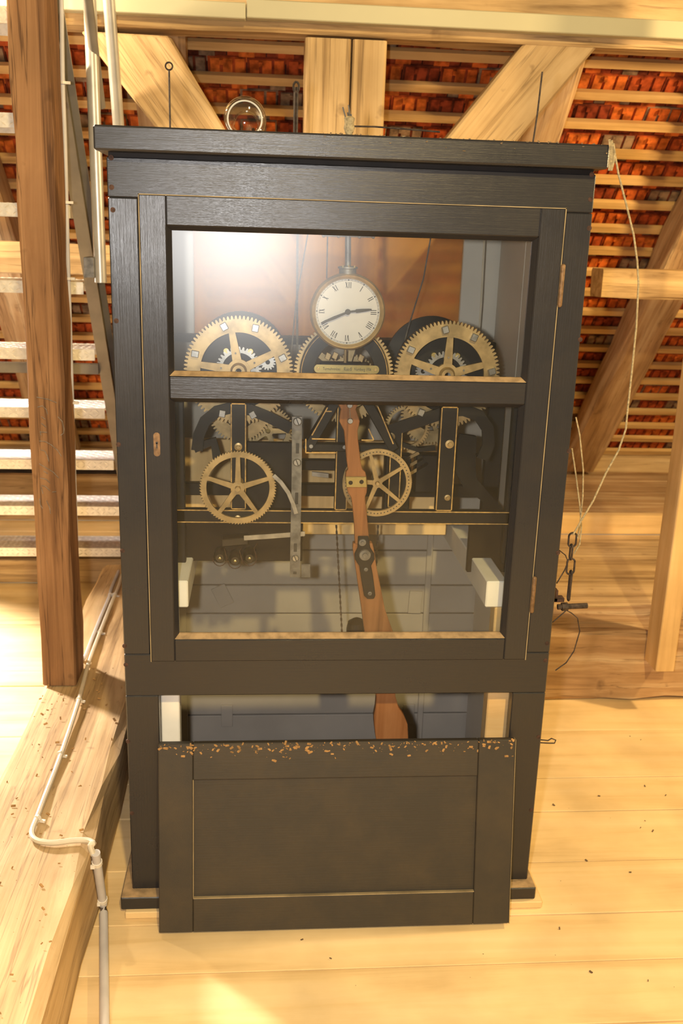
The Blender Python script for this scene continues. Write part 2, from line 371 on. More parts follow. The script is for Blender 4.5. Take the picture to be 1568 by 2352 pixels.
COMB = [(0, 2), (1, 2), (3, 1), (2, 5), (0, 4), (4, 5)]  # rib and flank colours: light on ribs, shade on flanks painted in
tile_mesh = [[], []]
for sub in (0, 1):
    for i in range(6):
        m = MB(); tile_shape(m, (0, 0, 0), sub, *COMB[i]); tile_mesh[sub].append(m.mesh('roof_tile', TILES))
rest = MB()
for k, s in enumerate(lath_s):
    for sub in (0, 1):
        ss = s + (0.088 if sub == 0 else 0.034); off = ((k*2+sub) % 2)*tw/2 + (0.03 if k % 3 == 0 else 0)
        for i in range(-18, 24):
            x = i*tw+off; p = RP(x, ss, 0.040 + (0.010 if sub == 0 else 0.0)); px, py = proj(p)
            wi = random.choices(range(6), (5, 5, 4, 2, 3, 3) if sub == 0 else (4, 5, 5, 2, 1, 4))[0]
            vis = -60 < px < 1620 and 60 < py < 1060 and not (235 < px < 1385 and py > 345) and not (10 < px < 130)
            cand.append((0 if vis else 1, (p-CAM).length, p, wi, sub))
cand.sort(key=lambda q: (q[0], q[1]))
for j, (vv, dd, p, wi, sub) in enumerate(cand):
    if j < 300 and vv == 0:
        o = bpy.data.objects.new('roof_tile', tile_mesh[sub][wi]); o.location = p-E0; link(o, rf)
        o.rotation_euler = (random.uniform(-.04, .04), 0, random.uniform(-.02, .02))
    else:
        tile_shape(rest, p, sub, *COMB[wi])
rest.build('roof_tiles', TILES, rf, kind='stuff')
MB().obox(RP(0.3, 1.9, 0.075), (3.4, 0, 0), US*2.6, UN*0.004).build('light_block_sheet', UNDER, rf)  # added unseen dark sheet, keeps world light from leaking between tiles

dg_ = bpy.data.materials.new('daylight'); dg_.use_nodes = True; dg_.node_tree.nodes.clear(); _e = dg_.node_tree.nodes.new('ShaderNodeEmission'); _e.inputs[1].default_value = 6; _o = dg_.node_tree.nodes.new('ShaderNodeOutputMaterial'); dg_.node_tree.links.new(_e.outputs[0], _o.inputs[0])
dray = ray(1415, 978); tq = (RP(0, 0, .030)-CAM).dot(UN)/dray.dot(UN); dc = CAM+dray*tq
MB().lathe([(0, 0), (.012, 0), (.012, .004)], dc, UN, 10).build('daylight_chink', dg_, rf, label='tiny bright chink of daylight between tiles')
# ---- rafters below the laths
names = ['behind the metal stair at the far left', 'behind the left roof brace', 'hidden behind the pair of upright posts', 'behind the right roof brace', 'at the right edge beyond the level purlin']
for i, x in enumerate((-1.41, -0.60, 0.126, 0.90, 1.77)):
    timber('rafter', RP(x, 0.16, -0.085), RP(x, 4.3, -0.085), 0.20, 0.165, WRAFT, 'rough hewn sloping rafter '+names[i], 'rafter', up=UN, jit=0.009, ch=0.018, seg=16, group='rafters under the tiled roof', seed=i)
# ---- truss behind the cabinet
YT = 1.40
bz = P(700, 76, YT).z
timber('roof_beam', (-3.2, YT+.07, bz+.080), (3.3, YT+.07, bz+.105), 0.14, 0.19, W['X'], 'long level roof beam across the top above the upright posts', 'beam', jit=0.004, seg=26, seed=3)
jx = P(565, 30, YT-.05).x; dz0, dz1 = P(500, 40, YT-.05).z, P(500, 2, YT-.05).z
dct = thing('cable_duct', (jx, YT-.025, dz0), 'cream plastic cable duct running along the top roof beam', 'cable duct')
MB().box(-3.1, jx-.0012, YT-.05, YT-.003, dz0, dz1).build('duct_cover', CREAM, dct, bevel=0.003)
MB().box(jx+.0012, 3.2, YT-.05, YT-.003, dz0+.004, dz1+.012).build('duct_cover', CREAM, dct, bevel=0.003)
for a, b, lab, sd_ in ((700, 805, 'wider left one of the paired upright posts behind the cabinet', 5), (808, 886, 'narrower right one of the paired upright posts behind the cabinet', 6)):
    xa_, xb_ = P(a, 150, YT).x, P(b, 150, YT).x
    timber('king_post', ((xa_+xb_)/2, YT+.07, 0.31), ((xa_+xb_)/2, YT+.07, bz-.012), 0.14, xb_-xa_, W['X'], lab, 'post', up=(1,0,0), jit=0.002, seed=sd_)
def brace(pts, label, p0, p1):
    m = MB(); q = [P(a, b, YT+.01) for a, b in pts]; m.prism(q, (0, 0.12, 0))
    m.build('roof_brace', WB, None, label, 'brace', M=frame_along(P(*p0, YT+.01), P(*p1, YT+.01), (0, -1, 0)), bevel=0.008)
WB = W['X']
brace([(184, 70), (390, 82), (452, 188), (512, 288), (699, 590), (699, 744), (356, 292), (268, 180)], 'wide diagonal timber brace left of the upright posts', (300, 80), (690, 640))
brace([(1206, 96), (1378, 100), (1304, 186), (1170, 346), (886, 682), (886, 488), (1040, 300)], 'wide diagonal timber brace right of the upright posts', (1290, 100), (890, 580))
# ---- purlins either side
timber('purlin', (1.27, 2.02, 1.625), (3.3, 2.02, 1.635), 0.15, 0.125, W['X'], 'level timber purlin right of the cabinet with a notched end', 'beam', jit=0.004, seed=8)
MB().box(1.10, 1.28, 2.0, 2.08, 1.585, 1.655).build('purlin_tenon', W['X'], bpy.data.objects['purlin'], M=None) if False else None
timber('purlin', (-3.2, 2.10, 1.66), (-0.62, 2.10, 1.66), 0.15, 0.13, W['X'], 'level timber purlin behind the metal stair', 'beam', jit=0.004, seed=9)
# ---- sill timbers and low boarding at the back
timber('sill_beam', (-0.50, 1.335, 0.15), (3.4, 1.335, 0.15), 0.29, 0.30, WRAFT, 'thick weathered sill beam on the floor right of the cabinet', 'beam', jit=0.009, ch=0.015, seg=26, seed=10)
bd = thing('boarding', (1.4, 2.0, 0), 'low boarded ledge behind the sill beam on the right', 'boards')
for a, b in ((1.49, 1.80), (1.805, 2.14), (2.145, 2.50)):
    MB().box(-0.5, 3.4, a, b, 0.26, 0.298+random.uniform(-.004, .004)).build('board', W['X'], bd, bevel=0.003)
timber('eaves_plank', (-0.5, 2.53, 0.352), (3.4, 2.53, 0.352), 0.05, 0.105, WPINE, 'bright sawn plank on edge lying on the right ledge', 'plank', jit=0.002, ch=0.003, seed=12)
be = thing('boarding', (0.5, 3.1, 0), 'narrow eaves boarding where the roof comes down', 'boards')
for a, b in ((2.56, 2.92), (2.925, 3.3), (3.305, 3.75)):
    MB().box(-0.62, 3.4, a, b, 0.35, 0.395).build('board', WRAFT, be, bevel=0.003)
timber('wall_plate', (-3.2, 3.60, 0.44), (3.4, 3.60, 0.44), 0.14, 0.13, W['X'], 'dark wall plate under the lowest roof laths', 'beam', jit=0.006, seed=14)
# left back
timber('sill_beam', (-3.2, 2.66, 0.065), (-0.62, 2.66, 0.065), 0.23, 0.132, W['X'], 'low sill beam at the back under the metal stair', 'beam', jit=0.006, seed=15)
bl = thing('boarding', (-1.9, 3.0, 0), 'low boarded ledge behind the metal stair', 'boards')
for a, b in ((2.78, 3.02), (3.025, 3.24)):
    MB().box(-3.2, -0.62, a, b, 0.09, 0.135).build('board', WFLOOR, bl, bevel=0.003)
timber('eaves_plank', (-3.2, 3.27, 0.27), (-0.62, 3.27, 0.27), 0.05, 0.27, W['X'], 'tall eaves board behind the metal stair', 'plank', jit=0.003, ch=0.003, seed=16)

# ---- floor beam on the left, running towards the viewer
timber('floor_beam', (-0.805, 2.14, 0.125), (-0.805, -2.6, 0.125), 0.32, 0.25, W['X'], 'heavy squared floor beam at left running towards the viewer', 'beam', jit=0.007, ch=0.02, seg=22, seed=17)
# ---- brown post standing on it
po = timber('wooden_post', (-0.905, 0.925, 0.252), (-0.885, 0.925, 3.1), 0.15, 0.115, WPOST, 'dark brown upright post with faint chalk writing, standing on the floor beam', 'post', up=(1,0,0), jit=0.004, ch=0.007, seg=16, seed=18)
# chalk scribble on the front face (rows of handwriting that run down the post)
strokes = [[(84,912),(110,917),(130,925)],[(86,935),(97,932),(106,940),(109,952)],[(95,957),(104,963)],[(95,972),(106,981)],[(93,992),(108,993)],[(92,990),(94,1000)],
 [(90,1013),(104,1014),(118,1022),(132,1034),(141,1048)],[(93,1033),(103,1036),(109,1048),(112,1060)],[(90,1065),(108,1076),(122,1084),(135,1098)],[(100,1082),(110,1088)],
 [(92,1098),(106,1101),(115,1109)],[(95,1115),(104,1117),(115,1127)],[(94,1118),(99,1134)],[(91,1145),(93,1160),(98,1168)],[(107,1150),(114,1166),(116,1180)],[(120,1130),(129,1129)],
 [(133,957),(143,968),(147,985),(146,995),(139,1000)]]
chk = MB(); yf = 0.8475
for st in strokes:
    chk.tube([P(a, b, yf) for a, b in st], 0.0011, 5)
Mi = po.matrix_world.copy()
o = chk.build('chalk_writing', CHALK, po, label='faint grey handwritten chalk word', M=None)
o.data.transform(Mi.inverted() @ Matrix.Translation(rootloc(po)))
# ---- light post at the right edge
timber('pine_post', (1.372, 1.12, 0.19), (1.372, 1.12, 3.0), 0.12, 0.075, WPINE, 'sawn pine post at the right edge fixed to the sill beam', 'post', up=(1,0,0), jit=0.0015, ch=0.003, seg=6, seed=19)

# ================================================================== STAIR
st = thing('metal_stair', (-1.3, 2.4, 0), 'steep metal stair with chequer plate treads behind the brown post', 'stairs')
def chequer(y, z):
    m = MB(); x0, x1 = -1.92, -0.886
    m.box(x0, x1, y, y+0.20, z-0.004, z); m.box(x0, x1, y-0.003, y+0.001, z-0.045, z); m.box(x0, x1, y+0.199, y+0.203, z-0.045, z)
    n = int((x1-x0)/0.026)
    for i in range(n):
        x = x0+0.013+i*0.026
        for j in range(8):
            sg = 1 if (i+j) % 2 else -1; c = Vector((x, y+0.014+j*0.025, z)); d = Vector((0.010*sg, 0.0075, 0)); q = Vector((-0.0022, 0.0022*sg, 0))
            m.add([c-d, c+q, c+d, c-q, c+Vector((0,0,0.0022))], [(0,3,4),(3,2,4),(2,1,4),(1,0,4)])
        for j in range(2):
            sg = 1 if (i+j) % 2 else -1; c = Vector((x, y-0.003, z-0.012-0.02*j)); d = Vector((0.010*sg, 0, 0.0075)); q = Vector((-0.0022, 0, 0.0022*sg))
            m.add([c-d, c+q, c+d, c-q, c+Vector((0,-0.0022,0))], [(0,3,4),(3,2,4),(2,1,4),(1,0,4)])
    return m
for k in range(-2, 7):
    y, z = 1.333+0.188*k, 1.868-0.2740*k
    if z > 0.15: chequer(y, z).build('tread', ALU, st)
d = Vector((0, -0.188, 0.274)).normalized(); nn = Vector((0, d.z, -d.y))
for x in (-0.878, -1.95):
    b0 = Vector((x, 2.52, 0.134)); b1 = b0 + d*3.9
    c = (b0+b1)/2 + nn*0.075
    m = MB().obox(c, (0.003, 0, 0), nn*0.075, d*1.95).obox(c-nn*0.072+Vector((0.02,0,0)), (0.023, 0, 0), nn*0.004, d*1.95).obox(c+nn*0.072+Vector((0.02,0,0)), (0.023, 0, 0), nn*0.004, d*1.95)
    m.build('stringer', GUN, st)
MB().box(-1.94, -0.88, 1.74, 1.78, 1.215, 1.255).build('cross_bar', GUN, st)
pb = PX(230, 615, -0.772); pt = Vector((-0.772, pb.y, 2.9))
MB().tube([pb-Vector((0,0,.05)), pt], 0.021, 14).build('rail_post', TUBE, st, smooth=True)
MB().obox(pb+Vector((-0.035,0.05,0)), (0.018,0,0), (0,0.07,0), (0,0,0.035)).build('rail_bracket', DSTEEL, st, bevel=0.002)
MB().tube([PX(231, 246, -0.765), PX(201, 0, -0.765), PX(201, 0, -0.765)+(PX(201, 0, -0.765)-PX(231, 246, -0.765))*1.2], 0.017, 14).build('handrail', GUN, st, smooth=True)
e0, e1 = PX(250, 0, -0.72), PX(273, 300, -0.72)
MB().tube([e1+(e1-e0)*0.6, e1, e0, e0+(e0-e1)*0.6], 0.020, 14).build('handrail', TUBE, st, smooth=True)

# ================================================================== CABINET
cb = thing('clock_cabinet', (0, 0.37, 0), 'tall slate grey wooden clock cabinet with a glazed door', 'cabinet')
B = 0.0025
MB().box(-0.570, 0.563, -0.040, 0.800, 1.954, 2.005).build('lid', PX_, cb, bevel=0.004)
MB().box(-0.548, 0.548, 0.016, 0.03, 1.942, 1.954).build('lid_bearer', DKBROWN, cb)
MB().box(-0.55, 0.55, 0.0, 0.03, 1.8600, 1.9440).build('top_rail', PX_, cb, bevel=B)
MB().box(-0.55, 0.55, 0.0, 0.03, 0.642, 0.7575).build('lower_rail', PX_, cb, bevel=B)
for a, b in ((-0.55, -0.4846), (0.4878, 0.55)):
    MB().box(a, b, 0.0, 0.03, 0.758, 1.8595).build('stile', PZ_, cb, bevel=B)
for a, b in ((-0.55, -0.466), (0.461, 0.55)):
    MB().box(a, b, 0.0, 0.03, 0.06, 0.6415).build('stile', PZ_, cb, bevel=B)
MB().box(-0.466, 0.461, 0.0, 0.03, 0.06, 0.11).build('bottom_rail', PX_, cb, bevel=B)
for a, b in ((-0.55, -0.53), (0.53, 0.55)):
    sd = MB().box(a, b, 0.031, 0.75, 0.06, 1.953).build('side_wall', [PZ_], cb)
for sgn in (-1, 1):                                    # inner grey lining boards
    xs = sorted((0.529*sgn, 0.517*sgn))
    for y0, y1 in ((0.035, 0.20), (0.203, 0.44), (0.443, 0.735)):
        MB().box(xs[0], xs[1], y0, y1, 0.062, 1.95).build('lining_board', LINING_LIT, cb, bevel=0.002)
    xs = sorted((0.517*sgn, 0.497*sgn)); MB().box(xs[0], xs[1], 0.20, 0.225, 0.062, 1.95).build('cover_strip', LINING_LIT, cb, bevel=0.003)
pl = MB().box(-0.577, 0.566, -0.035, 0.78, 0.021, 0.0595).build('plinth', PX_, cb, bevel=0.003)
MB().box(-0.575, 0.564, -0.033, 0.60, 0.0595, 0.0605).build('plinth_dust', DUST, cb, label='pale dust lying on the plinth') 
MB().box(-0.565, 0.585, -0.045, 0.78, 0.0, 0.0205).build('base_board', WFLOOR, cb, bevel=0.002)
# back: grey boards below, open above, framed
zb = [0.06, 0.183, 0.40, 0.561, 0.663, 0.787, 0.93, 1.12, 1.30, 1.488]
for a, b in zip(zb[:-1], zb[1:]):
    MB().box(-0.53, 0.53, 0.752, 0.772, a+0.003, b-0.002).build('back_board', IGREY, cb, bevel=0.002)
MB().box(-0.53, 0.53, 0.773, 0.778, 0.06, 1.488).build('back_sheet', DKBROWN, cb)
for a, b in ((-0.53, -0.417), (0.406, 0.53)): MB().box(a, b, 0.752, 0.772, 1.489, 1.953).build('back_stile', LINING_LIT, cb, bevel=0.002)
MB().box(-0.416, 0.405, 0.752, 0.772, 1.90, 1.953).build('back_rail', IGREY, cb, bevel=0.002)
MB().box(-0.416, 0.405, 0.760, 0.764, 1.489, 1.90).build('back_pane', FROST, cb, label='grimy translucent rear window pane')
MB().box(-0.52, 0.516, 0.70, 0.751, 1.468, 1.488).build('back_ledge', DKBROWN, cb, bevel=0.002)
for a, b in ((-0.515, -0.455), (0.345, 0.365)): MB().box(a, b, 0.742, 0.7515, 0.062, 0.93).build('back_batten', IGREY, cb, bevel=0.002)
for px, py, rot, wx, wz in ((511, 1368, 0.45, 34, 50), (953, 1383, -0.04, 30, 54), (521, 1644, 0.0, 26, 54), (938, 1640, 0.0, 26, 50)):
    c = P(px, py, 0.748); k = mpp(c); ax = Vector((math.cos(rot), 0, math.sin(rot)))*wx/2*k; az = Vector((-math.sin(rot), 0, math.cos(rot)))*wz/2*k
    MB().obox(c, ax, (0, 0.004, 0), az).build('fixing_block', IGREY, cb, bevel=0.0012)
# natural backing board and white supports
for a, b in ((-0.50, -0.21), (-0.209, 0.08), (0.081, 0.365)): MB().box(a, b, 0.55, 0.575, 0.906, 1.20).build('backing_board', WBACK, cb, bevel=0.002)
for a, b in ((-0.475, -0.392), (0.384, 0.440)): MB().box(a, b, 0.06, 0.74, 0.861, 0.934).build('support_beam', WHITE, cb, bevel=0.003)
for a, b in ((-0.468, -0.419), (0.411, 0.471)): MB().box(a, b, 0.06, 0.11, 0.062, 0.86).build('support_leg', WHITE if a < 0 else WPINE, cb, bevel=0.003)  # right leg is white too; its pine colour paints in warm lamplight
# rusty screw heads on the front frame
for px, py in ((255,362),(256,430),(259,482),(267,737),(272,1021),(281,1265),(286,1484),(289,1527),(294,1703),(303,1868),(1359,401),(1356,458),(1353,524),(1332,780),(1306,1036),(1281,1270),(1256,1478),(1252,1517),(1236,1693),(1219,1861)):
    c = P(px, py, -0.0005); MB().cyl(c, c+Vector((0,0.004,0)), 0.0058, 14).build('screw_head', RUST, cb)
# door
dr = MB().box(-0.4824, -0.4225, -0.004, 0.026, 0.7395, 1.868).build('door', PZ_, cb, label='glazed two-pane cabinet door', bevel=B)
MB().box(0.4278, 0.4856, -0.004, 0.026, 0.7395, 1.868).build('door_stile', PZ_, dr, bevel=B)
for a, b in ((1.803, 1.868), (1.4125, 1.466), (0.7395, 0.799)): MB().box(-0.4224, 0.4277, -0.004, 0.026, a, b).build('door_rail', PX_, dr, bevel=B)
def bead(x0, x1, z0, z1, k):                           # sloped glazing beads
    t = 0.010; yf, yb = 0.001, 0.016
    quad = lambda p: MB().prism(p, (0, 0, 0))
    def strip(a, b, c, d_): m = MB(); m.add([a, b, c, d_, a+Vector((0,.012,0)), b+Vector((0,.012,0)), c+Vector((0,.006,0)), d_+Vector((0,.006,0))], [(0,1,2,3),(7,6,5,4),(0,4,5,1),(1,5,6,2),(2,6,7,3),(3,7,4,0)]); return m
    V = Vector
    strip(V((x0,yf,z0)), V((x1,yf,z0)), V((x1-t,yb,z0+t)), V((x0+t,yb,z0+t))).build('glazing_bead', DUST, dr)
    strip(V((x0,yf,z1)), V((x1,yf,z1)), V((x1-t,yb,z1-t)), V((x0+t,yb,z1-t))).build('glazing_bead', PX_, dr)
    strip(V((x0,yf,z0)), V((x0,yf,z1)), V((x0+t,yb,z1-t)), V((x0+t,yb,z0+t))).build('glazing_bead', PZ_, dr)
    strip(V((x1,yf,z0)), V((x1,yf,z1)), V((x1-t,yb,z1-t)), V((x1-t,yb,z0+t))).build('glazing_bead', PZ_, dr)
    MB().box(x0+.002, x1-.002, 0.0205, 0.0235, z0+.002, z1-.002).build('glass_pane', GLASS, dr)
bead(-0.4225, 0.4278, 1.466, 1.803, 0); bead(-0.4225, 0.4278, 0.799, 1.4125, 1)
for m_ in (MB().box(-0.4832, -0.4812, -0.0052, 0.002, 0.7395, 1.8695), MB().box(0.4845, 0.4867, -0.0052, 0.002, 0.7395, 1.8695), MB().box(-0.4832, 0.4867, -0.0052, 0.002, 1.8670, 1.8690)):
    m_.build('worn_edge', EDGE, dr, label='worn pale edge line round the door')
for (a, b), (c, d_) in (((1295, 606), (1290, 706)), ((1232, 1324), (1225, 1408))):
    p, q = P(a, b, -0.008), P(c, d_, -0.008); p.x = q.x = 0.4895
    m = MB().tube([q, q+(p-q)*.02, q+(p-q)*.05, q+(p-q)*.5, q+(p-q)*.95, q+(p-q)*.98, p], [.002, .0045, .0055, .0055, .0055, .0045, .002], 12)
    m.build('hinge', RUSTPLATE, dr, smooth=True)
c = P(360, 1021, -0.0055); k = mpp(c); m = MB()
hw, hh = 7.5*k, 28*k; pts = []
for i in range(24):
    a = 2*math.pi*i/24; pts.append(c+Vector((hw*math.cos(a), 0, (hh-hw)*(1 if math.sin(a) > 0 else -1)+hw*math.sin(a))))
es = m.prism(pts, (0, 0.002, 0)).build('lock_plate', RUSTPLATE, dr)
m = MB().cyl(c+Vector((0,-.0006,.004)), c+Vector((0,.001,.004)), .0028, 12).box(c.x-.0014, c.x+.0014, c.y-.0006, c.y+.001, c.z-.009, c.z+.004); m.build('keyhole', INK, dr)

# ---- removed lower panel leaning on the cabinet
T0, T1 = Vector((0, -0.118, 0.012)), Vector((0, -0.030, 0.520)); PU = (T1-T0).normalized(); PN = Vector((0, -PU.z, PU.y)); PLn = (T1-T0).length
def PP(px, py):
    d_ = ray(px, py); q = (T0-CAM).dot(PN)/d_.dot(PN); h = CAM+d_*q; return h.x, (h-T0).dot(PU)
MP = Matrix(((1,0,0,0.003),(0,PU.y,PN.y,T0.y),(0,PU.z,PN.z,T0.z),(0,0,0,1)))
pnl = bpy.data.objects.new('cabinet_panel', None); pnl.matrix_world = MP; link(pnl, None, 'detached slate grey cabinet panel leaning against the open cabinet base', 'panel')
def ppart(name, x0, x1, s0, s1, h0, h1, mat, bev=0.002):
    m = MB().box(x0-0.003, x1-0.003, s0, s1, h0, h1); me = m.mesh(name, mat); o = bpy.data.objects.new(name, me); link(o, pnl)
    if bev: b = o.modifiers.new('edge', 'BEVEL'); b.width = bev; b.segments = 1
    return o
X0, X1 = -0.467, 0.4715; xa, sb = PP(443, 2065); xb, st_ = PP(1097, 1782)
ppart('panel_stile', X0, xa, 0, PLn, -0.022, 0, PDUSTZ); ppart('panel_stile', xb, X1, 0, PLn, -0.022, 0, PDUSTZ)
ppart('panel_rail', xa+.0005, xb-.0005, 0, sb, -0.022, 0, PDUST); ppart('panel_rail', xa+.0005, xb-.0005, st_, PLn, -0.022, 0, PDUST)
ppart('panel_field', xa-.004, xb+.004, sb-.004, st_+.004, -0.018, -0.010, PDUST, 0)
ppart('panel_lip', X0+.03, X1-.25, -0.012, 0.012, -0.034, -0.0225, DKBROWN)
ppart('dusty_edge', xa, xb, sb, sb+0.0022, -0.0098, 0.0006, EDGE, 0); ppart('dusty_edge', xa, xa+0.0018, sb, st_, -0.0098, 0.0006, EDGE, 0)
ppart('dusty_edge', X1-.0005, X1+.0008, 0, PLn, -0.02, 0.0006, EDGE, 0)

# ================================================================== TOWER CLOCK MOVEMENT
tc_ = thing('tower_clock', (0, 0.25, 0.934), 'black iron tower clock movement with brass wheels inside the cabinet', 'clock')
YF = 0.20
def wheel(name, cx, cz, y0, th, R, rin, n, spokes, sw, hub, mat, tooth=0.010, saw=False, ph=0.0, parent=tc_, holes=0):
    m = MB(); out = []; inn = []; per = 8 if not saw else 6
    for i in range(n):
        for j in range(per):
            a = ph+2*math.pi*(i+j/per)/n
            if saw: r = R - tooth*(j/per)
            else: r = R if j in (2, 3, 4) else (R-tooth*0.35 if j in (1, 5) else R-tooth)
            out.append((cx+r*math.cos(a), cz+r*math.sin(a))); inn.append((cx+rin*math.cos(a), cz+rin*math.sin(a)))
    m.ring(out, inn, y0, y0+th)
    for i in range(spokes):
        a = ph+2*math.pi*(i+0.0)/spokes; dv = Vector((math.cos(a), 0, math.sin(a))); nv = Vector((-math.sin(a), 0, math.cos(a)))
        r0, r1 = hub*0.7, rin+0.003; c0 = Vector((cx, y0+th*.15, cz))
        m.prism([c0+dv*r0-nv*sw*.75, c0+dv*r1-nv*sw*.5, c0+dv*r1+nv*sw*.5, c0+dv*r0+nv*sw*.75], (0, th*.7, 0))
    if spokes: m.ring(circ(cx, cz, hub, 32), circ(cx, cz, hub*.45, 32), y0-0.001, y0+th+0.001)
    o = m.build(name, mat, parent)
    if holes:
        h = MB()
        for i in range(holes):
            a = 2*math.pi*i/holes; rr = (R+rin)/2-0.0008; c = Vector((cx+rr*math.cos(a), y0-0.0004, cz+rr*math.sin(a)))
            h.cyl(c, c+Vector((0, 0.001, 0)), 0.0017, 8)
        h.build('pin_holes', INK, o)
    return o
# front and rear frame bars with gold lines
def bar(name, x0, x1, z0, z1, y=YF, th=0.025, lines=True, mat=None):
    o = MB().box(x0, x1, y, y+th, z0, z1).build(name, mat or BLACK, tc_, bevel=0.002)
    if lines:
        m = MB(); t, g = 0.0026, 0.0008
        for a, b, c, d_ in ((x0+g, x0+g+t, z0+g, z1-g), (x1-g-t, x1-g, z0+g, z1-g), (x0+g, x1-g, z0+g, z0+g+t), (x0+g, x1-g, z1-g-t, z1-g)): m.box(a, b, y-0.0008, y+.001, c, d_)
        m.build('gold_line', GOLD, o)
    return o
ztop, zbot = 1.375, 1.047
bar('frame_rail', -0.50, 0.505, zbot, zbot+0.037); bar('frame_rail', -0.50, 0.505, ztop-0.004, ztop+0.036)
for a, b in ((-0.288, -0.247), (-0.012, 0.022), (0.262, 0.308)): bar('frame_upright', a, b, zbot+.0375, ztop-.0045)
bar('frame_upright', -0.50, -0.408, 0.934, ztop-.0045, lines=False); bar('frame_upright', 0.455, 0.505, 0.934, ztop-.0045, lines=False)
bar('frame_upright', 0.135, 0.168, zbot+.0375, 1.31, y=YF+.03)
bar('frame_rail', -0.50, 0.505, zbot, zbot+0.037, y=0.48, lines=False); bar('frame_rail', -0.50, 0.505, ztop, ztop+0.036, y=0.48, lines=False)
bar('frame_rail', -0.11, 0.03, 1.155, 1.185, y=0.36, lines=False)
for a, b in ((-0.5, -0.45), (0.455, 0.505)): bar('frame_upright', a, b, 0.934, ztop, y=0.48, lines=False)
# A-frame carrying the pendulum
af = MB()
def leg(p, q, w_, y, th, m): 
    p, q = P(*p, y), P(*q, y); dv = (q-p).normalized(); nv = Vector((-dv.z, 0, dv.x)); m.prism([p-nv*w_/2, q-nv*w_/2, q+nv*w_/2, p+nv*w_/2], (0, th, 0))
leg((775, 915), (704, 1035), 0.026, 0.165, 0.03, af); leg((838, 915), (906, 1035), 0.026, 0.165, 0.03, af); leg((700, 1028), (905, 1030), 0.020, 0.166, 0.028, af)
a_ = af.build('pendulum_frame', BLACK, tc_, bevel=0.002)
gl = MB(); 
for p, q in (((752, 936), (716, 1000)), ((716, 1008), (770, 1009)), ((748, 945), (762, 945)), ((846, 985), (858, 1010)), ((858, 1011), (830, 1011)), ((868, 935), (903, 1020)), ((702, 1040), (772, 1040)), ((702, 1008), (702, 1040))): leg(p, q, 0.0028, 0.1635, 0.002, gl)
gl.build('gold_line', GOLD, a_, kind='stuff')
for px, py in ((714, 1025), (791, 1027)): 
    c = P(px, py, 0.163); MB().lathe([(0, -.003), (.005, -.003), (.006, 0), (.006, .003)], c, (0, 1, 0), 16).build('slotted_screw', STEEL, tc_, smooth=True)
# great wheels
YG = 0.238; cG = P(548, 852, YG); RG = 125*mpp(cG); gk = RG/0.140; ZG = cG.z
for cx, ph in ((cG.x, 0.30), (P(1026, 862, YG).x, 0.32)):
    gw = wheel('great_wheel', cx, ZG, YG, 0.012, RG, RG*.70, 84, 5, 0.016, 0.030, BRASS, tooth=0.009, ph=math.radians(100 if cx < 0 else 88))
    for i in range(8):
        a = math.radians((18 if cx < 0 else 6)+i*45+ (6 if i % 2 else 0)); r_ = 0.118*gk; c = Vector((cx+r_*math.cos(a), YG-.006, ZG+r_*math.sin(a)))
        t = Vector((-math.sin(a+.2), 0, math.cos(a+.2)))*0.0085; nr = Vector((math.cos(a+.2), 0, math.sin(a+.2)))*0.0095
        MB().obox(c, t, (0, .006, 0), nr).build('lifting_cam', STEEL, gw, bevel=0.0015)
    for i in range(5):
        a = math.radians((100 if cx < 0 else 88)+72*i); c = Vector((cx+.046*math.cos(a), YG-.0015, ZG+.046*math.sin(a))); MB().cyl(c, c+Vector((0,.003,0)), .0026, 10).build('rivet', DSTEEL, gw)
    MB().lathe([(.008,-.012),(.016,-.012),(.020,-.004),(.022,0),(.022,.02)], (cx, YG, ZG), (0,1,0), 24).build('arbor', BRASS, tc_, smooth=True)
    MB().lathe([(.020,0),(.132,0),(.132,.006),(.100,.010),(.100,.19),(.132,.20),(.132,.21),(.020,.21)], (cx, YG+.062, ZG), (0,1,0), 48).build('winding_drum', BLACK, tc_, smooth=True)
    wheel('steel_wheel', cx, ZG, YG+.022, 0.010, 0.060, 0.044, 34, 4, 0.008, 0.016, STEEL, tooth=0.008)
    wheel('pinion', cx+.075 if cx < 0 else cx-.06, ZG+.021 if cx < 0 else ZG+.005, YG+.024, 0.012, 0.021, 0.006, 15, 0, 0, 0, STEEL, tooth=0.005)
    for dx in (-.033, .030): 
        c = Vector((cx+dx, YG+.03, ZG+.048)); MB().lathe([(0,-.006),(.007,-.006),(.008,.004),(.006,.012)], c, (0,1,0), 14).build('pawl_stud', BRIGHTBRASS, tc_, smooth=True)
# going train centre arch and dial
arch = MB(); n = 40
cA = P(790, 862, 0.20); k = mpp(cA)
out = [(cA.x+102*k*math.cos(math.pi*i/n), cA.z+112*k*math.sin(math.pi*i/n)) for i in range(n+1)]; inn = [(cA.x+72*k*math.cos(math.pi*i/n), cA.z+80*k*math.sin(math.pi*i/n)) for i in range(n+1)]
vs = [(x, .195, z) for x, z in out]+[(x, .195, z) for x, z in inn]+[(x, .225, z) for x, z in out]+[(x, .225, z) for x, z in inn]; fs = []; q = n+1
for i in range(n): fs += [(i, i+1, q+i+1, q+i), (2*q+i+1, 2*q+i, 3*q+i, 3*q+i+1), (i+1, i, 2*q+i, 2*q+i+1), (q+i, q+i+1, 3*q+i+1, 3*q+i)]
arch.add(vs, fs); ar = arch.build('arch', BLACK, tc_, smooth=True)
m = MB(); m.tube([(x, .1945, z) for x, z in [(cA.x+99*k*math.cos(math.pi*i/n), cA.z+109*k*math.sin(math.pi*i/n)) for i in range(n+1)]], .0009, 5); m.build('gold_line', GOLD, ar)
